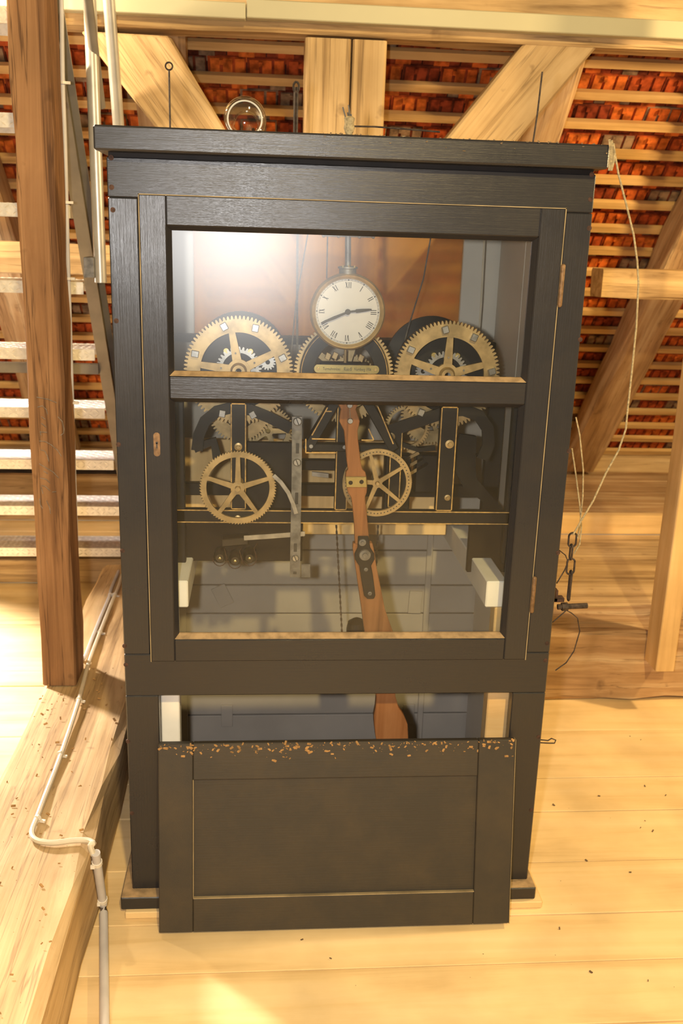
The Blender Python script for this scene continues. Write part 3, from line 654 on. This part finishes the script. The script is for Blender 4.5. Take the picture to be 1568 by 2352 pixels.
wheel('hour_wheel', cA.x+.002, cA.z, 0.24, 0.012, 112*k*1.04, 88*k, 80, 5, 0.014, 0.024, BRASS, tooth=0.008)
MB().box(cA.x-.062, cA.x+.062, .21, .235, cA.z-.03, cA.z+.032).build('dial_bracket', DKBROWN, tc_, bevel=.003)
for dx, dz in ((-.043,.048),(-.025,.05),(.042,.045)): 
    c = Vector((cA.x+dx, .2, cA.z+dz)); MB().obox(c, (.006,0,-.003), (0,.004,0), (.003,0,.008)).build('lever', BRASS, tc_, bevel=.001)
c = Vector((cA.x, .18, cA.z+.055)); MB().cyl(c-Vector((0,0,.02)), c+Vector((0,0,.03)), .004, 12).build('spindle', BRASS, tc_)
MB().box(0.0-.05, .05, 0.20, .24, 1.37, 1.44).build('dial_foot', BLACK, tc_, bevel=.004)
# dial
cD = P(798, 716, 0.115); k = mpp(cD)
dl = MB().lathe([(74*k,-.004),(77*k,-.012),(82*k,-.015),(86*k,-.008),(87*k,.004),(80*k,.035),(0,.04)], cD, (0,1,0), 64).build('dial', BRASS, tc_, label='small round brass clock dial with white face', smooth=True)
MB().lathe([(0,0),(76*k,0),(76*k,.004)], cD+Vector((0,-.002,0)), (0,1,0), 64).build('dial_face', ENAMEL, dl)
MB().lathe([(73.5*k,-.0005),(75.5*k,-.003),(76.5*k,-.0005)], cD+Vector((0,-.003,0)), (0,1,0), 64).build('dial_rim', WHITE, dl, smooth=True)
num = MB(); yd = cD.y-0.0024
def radial(ang, r0, r1, off0, off1, w_):
    u_ = Vector((math.sin(ang), 0, math.cos(ang))); v_ = Vector((math.cos(ang), 0, -math.sin(ang))); o_ = Vector((cD.x, yd, cD.z))
    a = o_+u_*r0+v_*off0; b = o_+u_*r1+v_*off1; num.prism([a-v_*w_/2, a+v_*w_/2, b+v_*w_/2, b-v_*w_/2], (0, .0008, 0))
NUM = ['XII','I','II','III','IIII','V','VI','VII','VIII','IX','X','XI']
for h, s in enumerate(NUM):
    ang = 2*math.pi*h/12; widths = {'I': 4.2, 'V': 6.6, 'X': 6.6}; tot = sum(widths[c_] for c_ in s); x = -tot/2
    r0, r1 = 53*k, 66.5*k
    for c_ in s:
        w_ = widths[c_]; mid = (x+w_/2)*k
        if c_ == 'I': radial(ang, r0, r1, mid, mid, 1.7*k)
        if c_ == 'V': radial(ang, r0, r1, mid-.2*k, mid-2.2*k, 1.9*k); radial(ang, r0, r1, mid+.2*k, mid+2.2*k, .8*k)
        if c_ == 'X': radial(ang, r0, r1, mid+2.0*k, mid-2.0*k, 1.9*k); radial(ang, r0, r1, mid-2.0*k, mid+2.0*k, .8*k)
        x += w_
    radial(ang, 69*k, 72.5*k, 0, 0, 2.2*k)
for i in range(60): radial(2*math.pi*i/60, 70*k, 72.5*k, 0, 0, .5*k)
m_ = num.build('numerals', INK, dl, label='black Roman numerals and minute track')
rg = MB(); rg.ring(circ(cD.x, cD.z, 70.2*k, 96), circ(cD.x, cD.z, 69.6*k, 96), yd, yd+.0006); rg.ring(circ(cD.x, cD.z, 72.9*k, 96), circ(cD.x, cD.z, 72.4*k, 96), yd, yd+.0006); rg.build('minute_track', INK, dl)
def hand(name, tip, prof, y, L):
    tp = P(*tip, y); o_ = Vector((cD.x, y, cD.z)); dv = tp-o_; dv.y = 0; dv.normalize(); nv = Vector((-dv.z, 0, dv.x)); m = MB()
    up_ = [o_+dv*(t*L)+nv*w_*k/2 for t, w_ in prof]; dn = [o_+dv*(t*L)-nv*w_*k/2 for t, w_ in reversed(prof)]
    m.prism(up_+dn, (0, .0014, 0)); m.lathe([(0,-.001),(6*k,-.001),(6.5*k,.0018)], o_, (0,1,0), 20); return m.build(name, INK, dl)
hand('minute_hand', (738, 742), [(-.05, 4), (.05, 4.5), (.35, 6), (.5, 6.8), (.9, 5), (1.0, 3)], cD.y-.010, 66*k)
hand('hour_hand', (853, 711), [(-.05, 4), (.05, 4.5), (.32, 5), (.36, 8.5), (.6, 7.5), (.9, 5), (1.0, 3)], cD.y-.007, 55*k)
c0, c1 = P(798, 632, .125), P(799, 612, .125)
MB().lathe([(.012,-.004),(.021,0),(.021,.014),(.024,.016),(.024,.02),(.010,.022)], c0, (0,0,1), 24).build('dial_collar', DSTEEL, dl, smooth=True)
for sx in (-.014, 0, .014): MB().cyl(c1+Vector((sx,-.02,-.002)), c1+Vector((sx,-.02,.003)), .002, 8).build('collar_screw', BRIGHTBRASS, dl)
MB().cyl(c1, P(799, 520, .125), .0072, 14).build('dial_shaft', DSTEEL, dl, smooth=True)
a, b = P(743, 540, .125), P(857, 543, .125); m = MB().cyl(a, b, .0035, 10)
for t in (.0, .3, .72, 1.0): q = a.lerp(b, t); m.lathe([(0,-.005),(.005,-.003),(.006,0),(.005,.003),(0,.005)], q, (b-a), 12)
m.build('coupling_bar', DSTEEL, dl, smooth=True)
# name plate
c = P(796, 848, 0.186); k = mpp(c); pl_ = []
for i in range(24):
    a = 2*math.pi*i/24; pl_.append(c+Vector(((66 if math.cos(a) > 0 else -66)*k+9*k*math.cos(a), 0, 9.5*k*math.sin(a))))
np_ = MB().prism(pl_, (0, .003, 0)).build('name_plate', BRIGHTBRASS, tc_, label='brass name plate with engraved lettering')
for sx in (-66, 66): MB().lathe([(0,-.0012),(.0035,-.0012),(.004,.0004)], c+Vector((sx*k,-.0003,0)), (0,1,0), 12).build('plate_screw', BRASS, np_)
def text(body, size, loc, mat, parent, name='lettering', sx=1.0):
    cu = bpy.data.curves.new('t', 'FONT'); cu.body = body; cu.size = size; cu.align_x = 'LEFT'; cu.align_y = 'CENTER'; cu.extrude = 0.0002; cu.resolution_u = 2
    to = bpy.data.objects.new('t', cu); C.objects.link(to); dg = bpy.context.evaluated_depsgraph_get(); me = bpy.data.meshes.new_from_object(to.evaluated_get(dg)); bpy.data.objects.remove(to)
    R = Matrix.Translation(Vector(loc)-rootloc(parent)) @ Matrix.Rotation(math.radians(90), 4, 'X') @ Matrix.Diagonal((sx, 1, 1, 1)); me.transform(R); me.materials.clear(); me.materials.append(mat)
    return link(bpy.data.objects.new(name, me), parent)
yy = c.y-.0004
text('Turmuhrenbau', 9.5*k, (c.x-55*k, yy, c.z), INK, np_, sx=.70); text('Riedl', 12*k, (c.x-7*k, yy, c.z), INK, np_, sx=.78); text('N\u00fcrnberg 1956', 9.5*k, (c.x+17*k, yy, c.z), INK, np_, sx=.66)
# lower wheels
sx_ = wheel('ratchet_wheel', -0.267, 1.161, 0.135, 0.008, 88*mpp((-.267,.14,1.161)), 72*mpp((-.267,.14,1.161)), 80, 5, 0.010, 0.017, BRASS, tooth=0.006, saw=True, ph=math.radians(90))
MB().lathe([(0,-.02),(.006,-.02),(.007,-.006),(.012,-.004),(.013,.0),(.013,.06)], (-.267,.14,1.161), (0,1,0), 20).build('arbor', BRASS, tc_, smooth=True)
kk = mpp((.093,.14,1.178))
wheel('pin_wheel', 0.093, 1.178, 0.135, 0.008, 80*kk, 67*kk, 120, 5, 0.008, 0.013, BRASS, tooth=0.0006, ph=math.radians(105), holes=58)
MB().lathe([(0,-.016),(.004,-.016),(.005,-.004),(.009,-.002),(.009,.06)], (.093,.14,1.178), (0,1,0), 16).build('arbor', BRASS, tc_, smooth=True)
wheel('second_wheel', -0.267, 1.33, 0.30, 0.010, 0.085, 0.045, 56, 5, 0.010, 0.015, BRASS, tooth=0.008)
wheel('second_wheel', -0.19, 1.27, 0.34, 0.010, 0.07, 0.05, 48, 5, 0.010, 0.015, BRASS, tooth=0.008)
wheel('second_wheel', 0.255, 1.33, 0.30, 0.010, 0.085, 0.045, 56, 5, 0.010, 0.015, BRASS, tooth=0.008)
wheel('second_wheel', 0.185, 1.30, 0.27, 0.010, 0.062, 0.05, 48, 0, 0, 0.0, BRASS, tooth=0.006)
wheel('second_wheel', 0.03, 1.42, 0.30, 0.010, 0.07, 0.05, 48, 5, 0.010, 0.012, BRASS, tooth=0.006)
# curved levers
def strap(pts, y, w_, th, name, mat=BLACK):
    q = [P(a, b, y) for a, b in pts]; m = MB(); L_, R_ = [], []
    for i, p in enumerate(q):
        t = (q[min(i+1, len(q)-1)]-q[max(i-1, 0)]).normalized(); nv = Vector((-t.z, 0, t.x)); ww = (w_[i] if isinstance(w_, list) else w_)*mpp(p)/2; L_.append(p+nv*ww); R_.append(p-nv*ww)
    e = Vector((0, th, 0)); n_ = len(q); vs = L_+R_+[p+e for p in L_]+[p+e for p in R_]; fs = []
    for i in range(n_-1): fs += [(i, i+1, n_+i+1, n_+i), (2*n_+i+1, 2*n_+i, 3*n_+i, 3*n_+i+1), (i+1, i, 2*n_+i, 2*n_+i+1), (n_+i, n_+i+1, 3*n_+i+1, 3*n_+i)]
    fs += [(0, n_, 3*n_, 2*n_), (n_-1, 3*n_-1, 4*n_-1, 2*n_-1)]
    m.add(vs, fs); return m.build(name, mat, tc_)
strap([(452, 1035), (456, 1000), (470, 968), (498, 945), (535, 936), (575, 942), (620, 960), (668, 985)], 0.2265, 26, 0.008, 'strike_lever')
strap([(1108, 1055), (1122, 1022), (1120, 985), (1100, 955), (1065, 942), (1030, 944), (985, 960), (895, 990)], 0.2265, 28, 0.008, 'strike_lever')
strap([(900, 1000), (925, 1022), (960, 1034), (1000, 1030)], 0.26, 10, 0.02, 'brake_band')
strap([(1075, 1000), (1062, 1060), (1080, 1110), (1150, 1175)], 0.30, [40, 60, 34, 16], 0.02, 'fly_arm')
strap([(445, 1030), (490, 1015), (500, 1060)], 0.25, 22, 0.015, 'strike_detent')
# black plates, steel slotted bar, spring, terminals
a, b = P(566, 1014, .29), P(668, 1200, .29); MB().box(a.x, b.x+.02, .285, .30, b.z, a.z).build('cover_plate', BLACK, tc_, bevel=.002)
a, b = P(414, 1206, .25), P(694, 1288, .25); MB().box(a.x-.02, b.x, .245, .265, b.z, a.z+.02).build('cover_plate', DKBROWN, tc_, bevel=.002)
a, b = P(1030, 1206, .25), P(1165, 1330, .25); MB().box(a.x+.06, b.x+.03, .25, .27, b.z+.02, a.z+.02).build('cover_plate', DKBROWN, tc_, bevel=.002)
for px, py, w_, h_ in ((910, 1110, 60, 140), (985, 1085, 70, 90)):
    c = P(px, py, .38); k = mpp(c); MB().obox(c, (w_/2*k, 0, 0), (0, .02, 0), (0, 0, h_/2*k)).build('gear_case', BLACK, tc_, bevel=.004)
for i in range(3): strap([(908+i*14, 1068+i*12), (962+i*10, 1040+i*12)], .36, 7, .006, 'fly_vane', BRASS)
bar_ = strap([(682, 957), (681, 1100), (679, 1200), (677, 1326)], 0.150, 23, 0.008, 'slotted_bar', DSTEEL)
for px, py, r_ in ((683, 968, 10), (682, 1062, 9), (678, 1282, 8)):
    c = P(px, py, .149); k = mpp(c); s_ = MB().lathe([(0,-.0035),(r_*k*.8,-.0035),(r_*k,-.001),(r_*k,.001)], c, (0,1,0), 20).build('bar_screw', STEEL, bar_, smooth=True)
    MB().obox(c+Vector((0,-.0036,0)), (.0009, 0, .0009), (0,.0004,0), (r_*k*.7, 0, -r_*k*.7) if False else (-r_*k*.3, 0, r_*k*.75)).build('screw_slot', INK, bar_)
for px, py, h_ in ((683, 1030, 12), (681, 1145, 14), (678, 1258, 10), (677, 1316, 3)):
    c = P(px, py, .1493); k = mpp(c); MB().obox(c, (3.6*k, 0, 0), (0, .0004, 0), (0, 0, h_*k)).build('bar_slot', INK, bar_, bevel=.0012)
strap([(702, 1296), (702, 1326)], .175, 20, .006, 'bar_bracket', DSTEEL)
strap([(628, 1092), (645, 1108), (662, 1132), (674, 1160), (680, 1180)], .13, 9, .004, 'click_spring', STEEL)
strap([(560, 1236), (620, 1232), (700, 1226)], .16, 11, .004, 'switch_lever', STEEL)
a = P(540, 1240, .2); k = mpp(a); MB().obox(a, (30*k, 0, 3*k), (0, .02, 0), (0, 0, 9*k)).build('micro_switch', LEATHER, tc_, bevel=.002)
for px, py in ((505, 1279), (540, 1285), (573, 1279)):
    c = P(px, py, .21); k = mpp(c); t_ = MB().lathe([(0,-.012),(9*k,-.012),(14*k,-.004),(15*k,.02),(15*k,.035)], c, (0,1,0), 20).build('terminal', LEATHER, tc_, smooth=True)
    MB().lathe([(0,-.015),(3*k,-.014),(4*k,-.011)], c, (0,1,0), 12).build('terminal_screw', BRIGHTBRASS, t_, smooth=True)
    MB().tube([c+Vector((14*k*math.cos(v)*1.15, -.01, 16*k*math.sin(v)*1.2)) for v in [i*math.pi/8-math.pi for i in range(9)]]+[c+Vector((10*k, -.005, 22*k)), c+Vector((18*k, .0, 34*k))], .0012, 6).build('terminal_wire', RUST, t_)
for px, py, r_ in ((1032, 1020, 10), (547, 1026, 9), (898, 1003, 9), (1027, 1143, 7), (546, 1190, 7)):
    c = P(px, py, .198); k = mpp(c); MB().lathe([(0,-.008),(r_*k*.45,-.008),(r_*k*.5,-.003),(r_*k,-.002),(r_*k,.002)], c, (0,1,0), 20).build('arbor_bush', BRASS, tc_, smooth=True)
c = P(735, 1090, .33); k = mpp(c); MB().obox(c, (19*k, 0, -2*k), (0, .004, 0), (0, 0, 5*k)).build('stop_plate', STEEL, tc_)
# transmission cords inside the upper cabinet
for pts in ([(683, 528), (682, 700), (683, 925)], [(708, 530), (680, 690), (664, 860)], [(752, 540), (750, 640)], [(990, 540), (972, 640), (938, 750), (930, 780)], [(1112, 540), (1104, 700), (1096, 800)]):
    yy = .45 if pts[0][0] < 1000 else .62
    MB().tube([P(a, b, yy) for a, b in pts], .0022 if pts[0][0] != 683 else .0035, 6).build('pull_cord', DSTEEL if pts[0][0] < 1100 else CABLE, tc_)
# drive chains below the movement
def chain_path(name, pts, y):
    m = MB(); q = [P(a, b, y) for a, b in pts]; 
    for a, b in zip(q[:-1], q[1:]):
        n_ = max(2, int((b-a).length/.0085))
        for i in range(n_):
            p = a.lerp(b, (i+.5)/n_); dv = (b-a).normalized(); s_ = .0016 if i % 2 else .0028; m.obox(p, (s_, 0, 0), (0, .0016, 0), dv*.0045)
    m.build(name, IRON, tc_)
chain_path('drive_chain', [(772, 1206), (777, 1300), (785, 1452)], .30); chain_path('drive_chain', [(868, 1206), (864, 1300)], .34)

# ================================================================== PENDULUM and weight
yp = 0.085
pd = thing('pendulum', P(895, 1700, yp), 'brown wooden pendulum rod with brass clamp and black coupling hanging tilted', 'pendulum')
def rod(name, prof, mat, y=yp, th=.018, parent=pd):
    Lp = [P(a, c_, y) for a, b, c_ in prof]; Rp = [P(b, c_, y) for a, b, c_ in reversed(prof)]
    n_ = len(prof); L2 = [P(a, c_, y) for a, b, c_ in prof]; R2 = [P(b, c_, y) for a, b, c_ in prof]; e = Vector((0, th, 0))
    vs = L2+R2+[p+e for p in L2]+[p+e for p in R2]; fs = []
    for i in range(n_-1): fs += [(i, i+1, n_+i+1, n_+i), (2*n_+i+1, 2*n_+i, 3*n_+i, 3*n_+i+1), (i+1, i, 2*n_+i, 2*n_+i+1), (n_+i, n_+i+1, 3*n_+i+1, 3*n_+i)]
    fs += [(0, n_, 3*n_, 2*n_), (n_-1, 3*n_-1, 4*n_-1, 2*n_-1)]
    return MB().add(vs, fs).build(name, mat, parent, bevel=.0015)
rod('upper_rod', [(772, 828, 905), (775, 824, 925), (783, 817, 940), (780, 822, 955), (779, 826, 968), (784, 824, 978), (790, 821, 990), (792, 822, 1010), (796, 828, 1060), (799, 832, 1078), (794, 839, 1085), (793, 842, 1098), (796, 843, 1120), (799, 842, 1132), (806, 838, 1142), (809, 840, 1160), (813, 844, 1200), (815, 848, 1250)], WPEND)
rod('lower_rod', [(811, 855, 1248), (810, 858, 1260), (816, 864, 1300), (830, 884, 1400), (838, 905, 1460), (852, 905, 1560), (864, 908, 1600), (862, 915, 1625), (858, 928, 1645), (859, 936, 1665), (862, 937, 1690), (875, 940, 1760)], WPEND, y=yp+.004, th=.022)
clp = rod('clamp_plate', [(793, 841, 1095), (795, 843, 1120)], BRIGHTBRASS, y=yp-.004, th=.004)
for px, py in ((805, 1109), (830, 1107)):
    c = P(px, py, yp-.0044); MB().cyl(c, c+Vector((0,.001,0)), .0055, 16).build('clamp_hole', DKBROWN, clp)
cpl = rod('coupling', [(822, 846, 1232), (821, 850, 1258), (814, 859, 1272), (815, 860, 1285), (825, 852, 1300), (828, 856, 1320), (836, 862, 1368), (844, 858, 1376)], BLACK, y=yp-.005, th=.006)
for px, py, r_ in ((832, 1246, 9), (838, 1275, 14), (840, 1308, 5), (849, 1363, 5)):
    c = P(px, py, yp-.006); k = mpp(c); MB().lathe([(0,-.006),(r_*k*.4,-.006),(r_*k*.45,-.003),(r_*k*.9,-.0025),(r_*k,.001)], c, (0,1,0), 20).build('coupling_nut', DSTEEL, cpl, smooth=True)
for px, py in ((803, 931), (804, 967)):
    c = P(px, py, yp-.001); k = mpp(c); MB().lathe([(0,-.004),(5.5*k,-.004),(7*k,-.001),(7*k,.002)], c, (0,1,0), 16).build('suspension_screw', STEEL, pd, smooth=True)
m = MB(); q = P(803, 938, yp-.003); m.cyl(q, P(804, 962, yp-.003), .001, 6); m.build('suspension_wire', STEEL, pd)
c = P(818, 1468, .30); k = mpp(c); cz = P(812, 1600, .30)
wt = MB().lathe([(0,.075),(.012,.07),(.026,.06),(.03,.04),(.03,-.05),(.024,-.09),(.012,-.115),(.008,-.13),(0,-.135)], (c.x, .30, .66), (0,0,1), 28).build('clock_weight', BLACK, None, 'dark turned clock weight hanging behind the lower cabinet rail', 'weight', smooth=True)

# ================================================================== THINGS ON AND BESIDE THE CABINET
jc = P(562, 262, 0.2); R = 0.0507; jz = 2.006+R
jr = MB().lathe([(0,0),(R*.70,0.0),(R*.80,.003),(R*.93,.010),(R,.024),(R,.11),(R*.8,.135),(R*.62,.145),(R*.62,.17),(R*.56,.17),(R*.56,.146),(R*.76,.132),(R*.94,.108),(R*.94,.026),(R*.86,.013),(R*.7,.008),(0,.008)], (jc.x, 0.2, jz), (0,1,0), 40).build('glass_jar', JAR, None, 'clear glass jar lying on its side on top of the cabinet', 'jar', smooth=True)
MB().tube([(jc.x+R*.80*math.cos(2*math.pi*i/36), .201, jz-.004+R*.80*math.sin(2*math.pi*i/36)) for i in range(36)], .0020, 8, closed=True).build('base_ring', RIM, jr, smooth=True)
for (tx, ty, ring, lab, y) in ((388, 152, True, 'thin wire hook with a ring eye standing on the cabinet lid at left', .30), (1245, 165, False, 'thin straight wire rising from the right half of the cabinet lid', .30)):
    p = P(tx, ty, y); m = MB().tube([(p.x-(.0 if ring else .012), y, 2.004), ((p.x-(.004 if not ring else 0)), y, (2.004+p.z)/2), (p.x, y, p.z-(.009 if ring else 0))], .0024, 7)
    if ring: m.tube([(p.x+.0085*math.cos(2*math.pi*i/16), y, p.z+.0085*math.sin(2*math.pi*i/16)) for i in range(16)], .0022, 6, closed=True)
    m.build('wire_hook', IRON, None, lab, 'hook', smooth=True)
p = P(680, 200, .3); m = MB().tube([(p.x-.003,.3,2.004),(p.x-.003,.3,p.z)], .003, 7).tube([(p.x+.003,.3,2.004),(p.x+.003,.3,p.z)], .003, 7).tube([(p.x+.007*math.cos(2*math.pi*i/14), .3, p.z+.012*math.sin(2*math.pi*i/14)) for i in range(14)], .003, 6, closed=True)
m.build('wire_hook', IRON, None, 'doubled wire hook beside the upright posts on the cabinet lid', 'hook', smooth=True)
p = P(802, 282, .12); m = MB().lathe([(.006,-.03),(.013,-.012),(.011,0),(.013,.010),(.007,.014)], p, (0,0,1), 14)
wb = m.build('wire_bundle', TWINE, None, 'short bundle of wire ends bound with twine on the cabinet lid', 'wire', smooth=True)
for (a, b, cc, dd) in ((796, 280, 787, 246), (802, 280, 798, 258), (805, 280, 800, 241), (808, 282, 806, 262)): MB().tube([P(a, b, .12), P(cc, dd, .12)], .0017, 6).build('wire_end', DSTEEL, wb)
MB().tube([P(812, 290, .12), P(860, 291, .13), P(940, 297, .12), P(1010, 303, .1)], .0022, 6).build('loose_wire', IRON, None, 'loose wire trailing over the middle of the cabinet lid', 'wire')
# twine wrapped over the right lid corner and hanging down
ty = -0.045
tw_ = MB().tube([P(1404, 322, ty), P(1411, 350, ty), P(1420, 400, ty), P(1438, 470, ty), P(1455, 540, ty), P(1463, 600, ty), P(1466, 650, ty), P(1461, 750, ty), P(1450, 860, ty), P(1441, 940, ty), P(1437, 985, ty), P(1420, 1035, ty), P(1392, 1085, ty), P(1362, 1150, ty), P(1335, 1195, ty), P(1316, 1228, ty)], .0024, 7)
tw_.build('twine', TWINE, None, 'tan cord hanging from the right corner of the cabinet lid', 'cord', smooth=True)
m = MB()
for dx in (0, 4, 9): m.tube([P(1399+dx, 320+dx, ty-.002), P(1402+dx, 350, ty-.002), P(1400+dx, 372, ty-.002), P(1398+dx*.6, 392, ty-.002)], .0026, 6)
m.build('cord_knot', TWINE, None, 'frayed twine knot wrapped round the right lid corner', 'cord')
yw = 0.06
MB().tube([P(1322, 958, yw), P(1331, 1000, yw), P(1339, 1080, yw), P(1338, 1140, yw), P(1332, 1200, yw), P(1326, 1236, yw)], .002, 6).build('hanging_wire', TWINE, None, 'outer of the two thin cords hanging beside the right cabinet edge', 'cord', smooth=True)
MB().tube([P(1313, 1030, yw), P(1322, 1090, yw), P(1331, 1160, yw), P(1335, 1210, yw), P(1331, 1250, yw), P(1318, 1272, yw)], .002, 6).build('hanging_wire', TWINE, None, 'inner of the two thin cords hanging beside the right cabinet edge', 'cord', smooth=True)
ch = thing('iron_chain', P(1308, 1390, yw), 'short rusty iron chain hanging at the right side of the cabinet', 'chain')
def clink(px, py, hw, hh, edge):
    c = P(px, py, yw); k = mpp(c); pts = []
    for i in range(20):
        a = 2*math.pi*i/20; x, z = hw*k*math.cos(a), (hh-hw)*k*(1 if math.sin(a) > 0 else -1)+hw*k*math.sin(a)
        pts.append(c+(Vector((0, x, z)) if edge else Vector((x, 0, z))))
    MB().tube(pts, 2.3*k, 7, closed=True).build('chain_link', IRON, ch, smooth=True)
clink(1314, 1240, 9, 17, False); clink(1311, 1268, 8, 18, True); clink(1310, 1301, 9, 19, False); clink(1308, 1345, 7, 36, True)
br = thing('latch_bracket', P(1285, 1400, yw), 'rusty angle bracket with a threaded bolt on the right cabinet side', 'bracket')
a = P(1281, 1375, yw); k = mpp(a); MB().obox(a, (12*k,0,0), (0,.012,0), (0,0,5*k)).obox(a+Vector((-8*k,0,10*k)), (4*k,0,0), (0,.012,0), (0,0,14*k)).build('angle', RUST, br, bevel=.001)
MB().cyl(P(1280, 1394, yw), P(1348, 1391, yw), 6.5*k, 12).cyl(P(1289, 1394, yw), P(1303, 1393, yw), 10*k, 6).build('bolt', IRON, br)
MB().tube([P(1268, 1430, yw), P(1300, 1402, yw), P(1312, 1408, yw), P(1326, 1420, yw), P(1331, 1450, yw), P(1318, 1495, yw), P(1300, 1522, yw), P(1275, 1540, yw)], .0016, 6).build('loose_wire', IRON, None, 'thin wire curling down below the bolt at right', 'wire')
MB().tube([P(1284, 1264, yw), P(1298, 1275, yw), P(1304, 1290, yw), P(1296, 1310, yw), P(1278, 1340, yw)], .0016, 6).build('loose_wire', IRON, None, 'thin wire looped behind the rusty chain', 'wire')
MB().tube([P(1240, 1699, yw), P(1258, 1701, yw), P(1266, 1696, yw), P(1276, 1700, yw), P(1273, 1707, yw), P(1262, 1707, yw), P(1240, 1706, yw)], .0018, 6).build('wire_hook', IRON, None, 'small wire loop sticking out low on the right cabinet side', 'hook')

# ================================================================== CABLES ON THE LEFT
zc = 0.262
def cable(path, r, label, mat, clips=(), name='cable', n=8):
    cu = []
    for i in range(len(path)-1):                       # smooth the path
        p0 = path[max(i-1, 0)]; p1, p2 = path[i], path[i+1]; p3 = path[min(i+2, len(path)-1)]
        for t in (0, .25, .5, .75): cu.append(0.5*((2*p1)+(p2-p0)*t+(2*p0-5*p1+4*p2-p3)*t*t+(3*p1-p0-3*p2+p3)*t**3))
    cu.append(path[-1])
    o = MB().tube(cu, r, n).build(name, mat, None, label, 'cable', smooth=True)
    for c_, dv in clips:
        dv = Vector(dv).normalized(); sd = Vector((dv.y, -dv.x, 0)) if abs(dv.z) < .9 else Vector((1,0,0))
        m = MB().tube([c_-dv*.004, c_+dv*.004], r*1.35, 10).obox(c_+sd*r*2.0-(Vector((0,0,r*.6)) if abs(dv.z) < .9 else Vector((0,0,0))), sd*r*1.0, dv*.004, Vector((0,0,r*.4)) if abs(dv.z) < .9 else Vector((0,r*.6,0)))
        m.build('cable_clip', CLIP, o)
    return o
Z_ = lambda a, b: PZ(a, b, zc)
p2 = [Z_(280,1320), Z_(270,1352), Z_(258,1380), Z_(232,1446), Z_(205,1518), Z_(190,1575), Z_(180,1612), Z_(165,1660), Z_(142,1728), Z_(122,1782), Z_(103,1830), Z_(85,1878), Z_(73,1912), Z_(84,1930), Z_(120,1936), Z_(165,1931), Z_(200,1930), Z_(215,1938)]
edge_ = Vector((-0.632, p2[-1].y-.01, .235)); cable(p2+[Vector((-.640, p2[-1].y-.004, .262)), edge_], .0075, 'thick cream cable clipped along the top of the floor beam', CABLE,
      [(Z_(263,1366), (.1,.3,0)), (Z_(229,1452), (.1,.3,0)), (Z_(181,1607), (.1,.3,0)), (Z_(138,1732), (.1,.3,0)), (Z_(86,1880), (.1,.3,0))])
p1 = [P(141, -20, 1.0), P(144, 190, 1.0), P(149, 330, 1.0), P(155, 560, 1.0), P(162, 800, 1.0), P(170, 1080, 1.0), P(177, 1300, 1.0), P(183, 1470, 1.0)]
cable(p1+[Z_(187,1512), Z_(195,1508), Z_(208,1475), Z_(230,1420), Z_(250,1372), Z_(256,1350), Z_(272,1312)], .0068, 'grey cable running down the brown post and along the beam', CABLEG,
      [(P(146,190,.997),(0,0,1)), (P(153,465,.997),(0,0,1)), (P(158,640,.997),(0,0,1)), (P(166,925,.997),(0,0,1)), (Z_(253,1366),(.1,.3,0))])
yq = edge_.y
cA_, cB_ = Vector((-.626, yq-.002, .243)), PZ(238, 2085, .014); cC_ = PZ(240, 2352, .014); cE_ = cC_+(cC_-cB_)*1.3
cdt = MB().tube([cA_, cA_.lerp(cB_, .93), cB_+(cC_-cB_)*.06+Vector((0,0,.001)), cC_, cE_], .0118, 12).build('conduit', CABLEG, None, 'grey plastic conduit dropping off the beam and along the floor', 'cable', smooth=True)
for t in (.17, .85):
    c_ = cA_.lerp(cB_, t); dv = (cB_-cA_).normalized()
    MB().tube([c_-dv*.006, c_+dv*.006], .0138, 12).obox(c_+Vector((-.010,-.012,-.004)), (.006,0,0), (0,.003,0), (0,0,.005)).build('conduit_clip', CLIP, cdt)

# ================================================================== small litter
def crumbs(name, label, spots, n, size, mat=CRUMB):
    m = MB()
    for i in range(n):
        c = spots(); a = random.uniform(0, 6.28); s_ = (random.random()**2.2*1.1+.16)*size
        u_ = Vector((math.cos(a), math.sin(a)*.6, math.sin(a)*.5)); v_ = Vector((-math.sin(a), math.cos(a)*.6, .4*math.cos(a)))
        m.obox(c, u_*s_, v_*s_*.45, Vector((0, 0, 1))*s_*.25)
    m.build(name, mat, None, label, 'shavings', kind='stuff')
def on_panel():
    s_ = PLn-abs(random.gauss(0, .018)); s_ = max(s_, PLn-.07); return T0+PU*s_+PN*.001+Vector((random.uniform(X0, X1), 0, 0))
crumbs('wood_shavings', 'orange wood shavings stuck along the top of the leaning panel', on_panel, 230, .0050)
crumbs('wood_shavings', 'orange wood crumbs scattered on the floor beam', lambda: Vector((random.uniform(-.95, -.66), random.uniform(-.7, 1.0), .2545)), 160, .0055)
crumbs('wood_shavings', 'dust and shavings along the front of the cabinet lid', lambda: Vector((random.uniform(-.1, .56), -.0405 if random.random() < .5 else -.035, 2.0055-(abs(random.gauss(0, .010)) if random.random() < .5 else 0))) , 110, .0030, plain('grey_brown_dust', (.20,.14,.08), rough=.95))
crumbs('floor_litter', 'small dark crumbs of dirt on the floor boards', lambda: Vector((random.uniform(-.6, 1.3), random.uniform(-.75, .9), .001)), 90, .0045, plain('dirt_crumb', (.16,.10,.05), rough=.95))
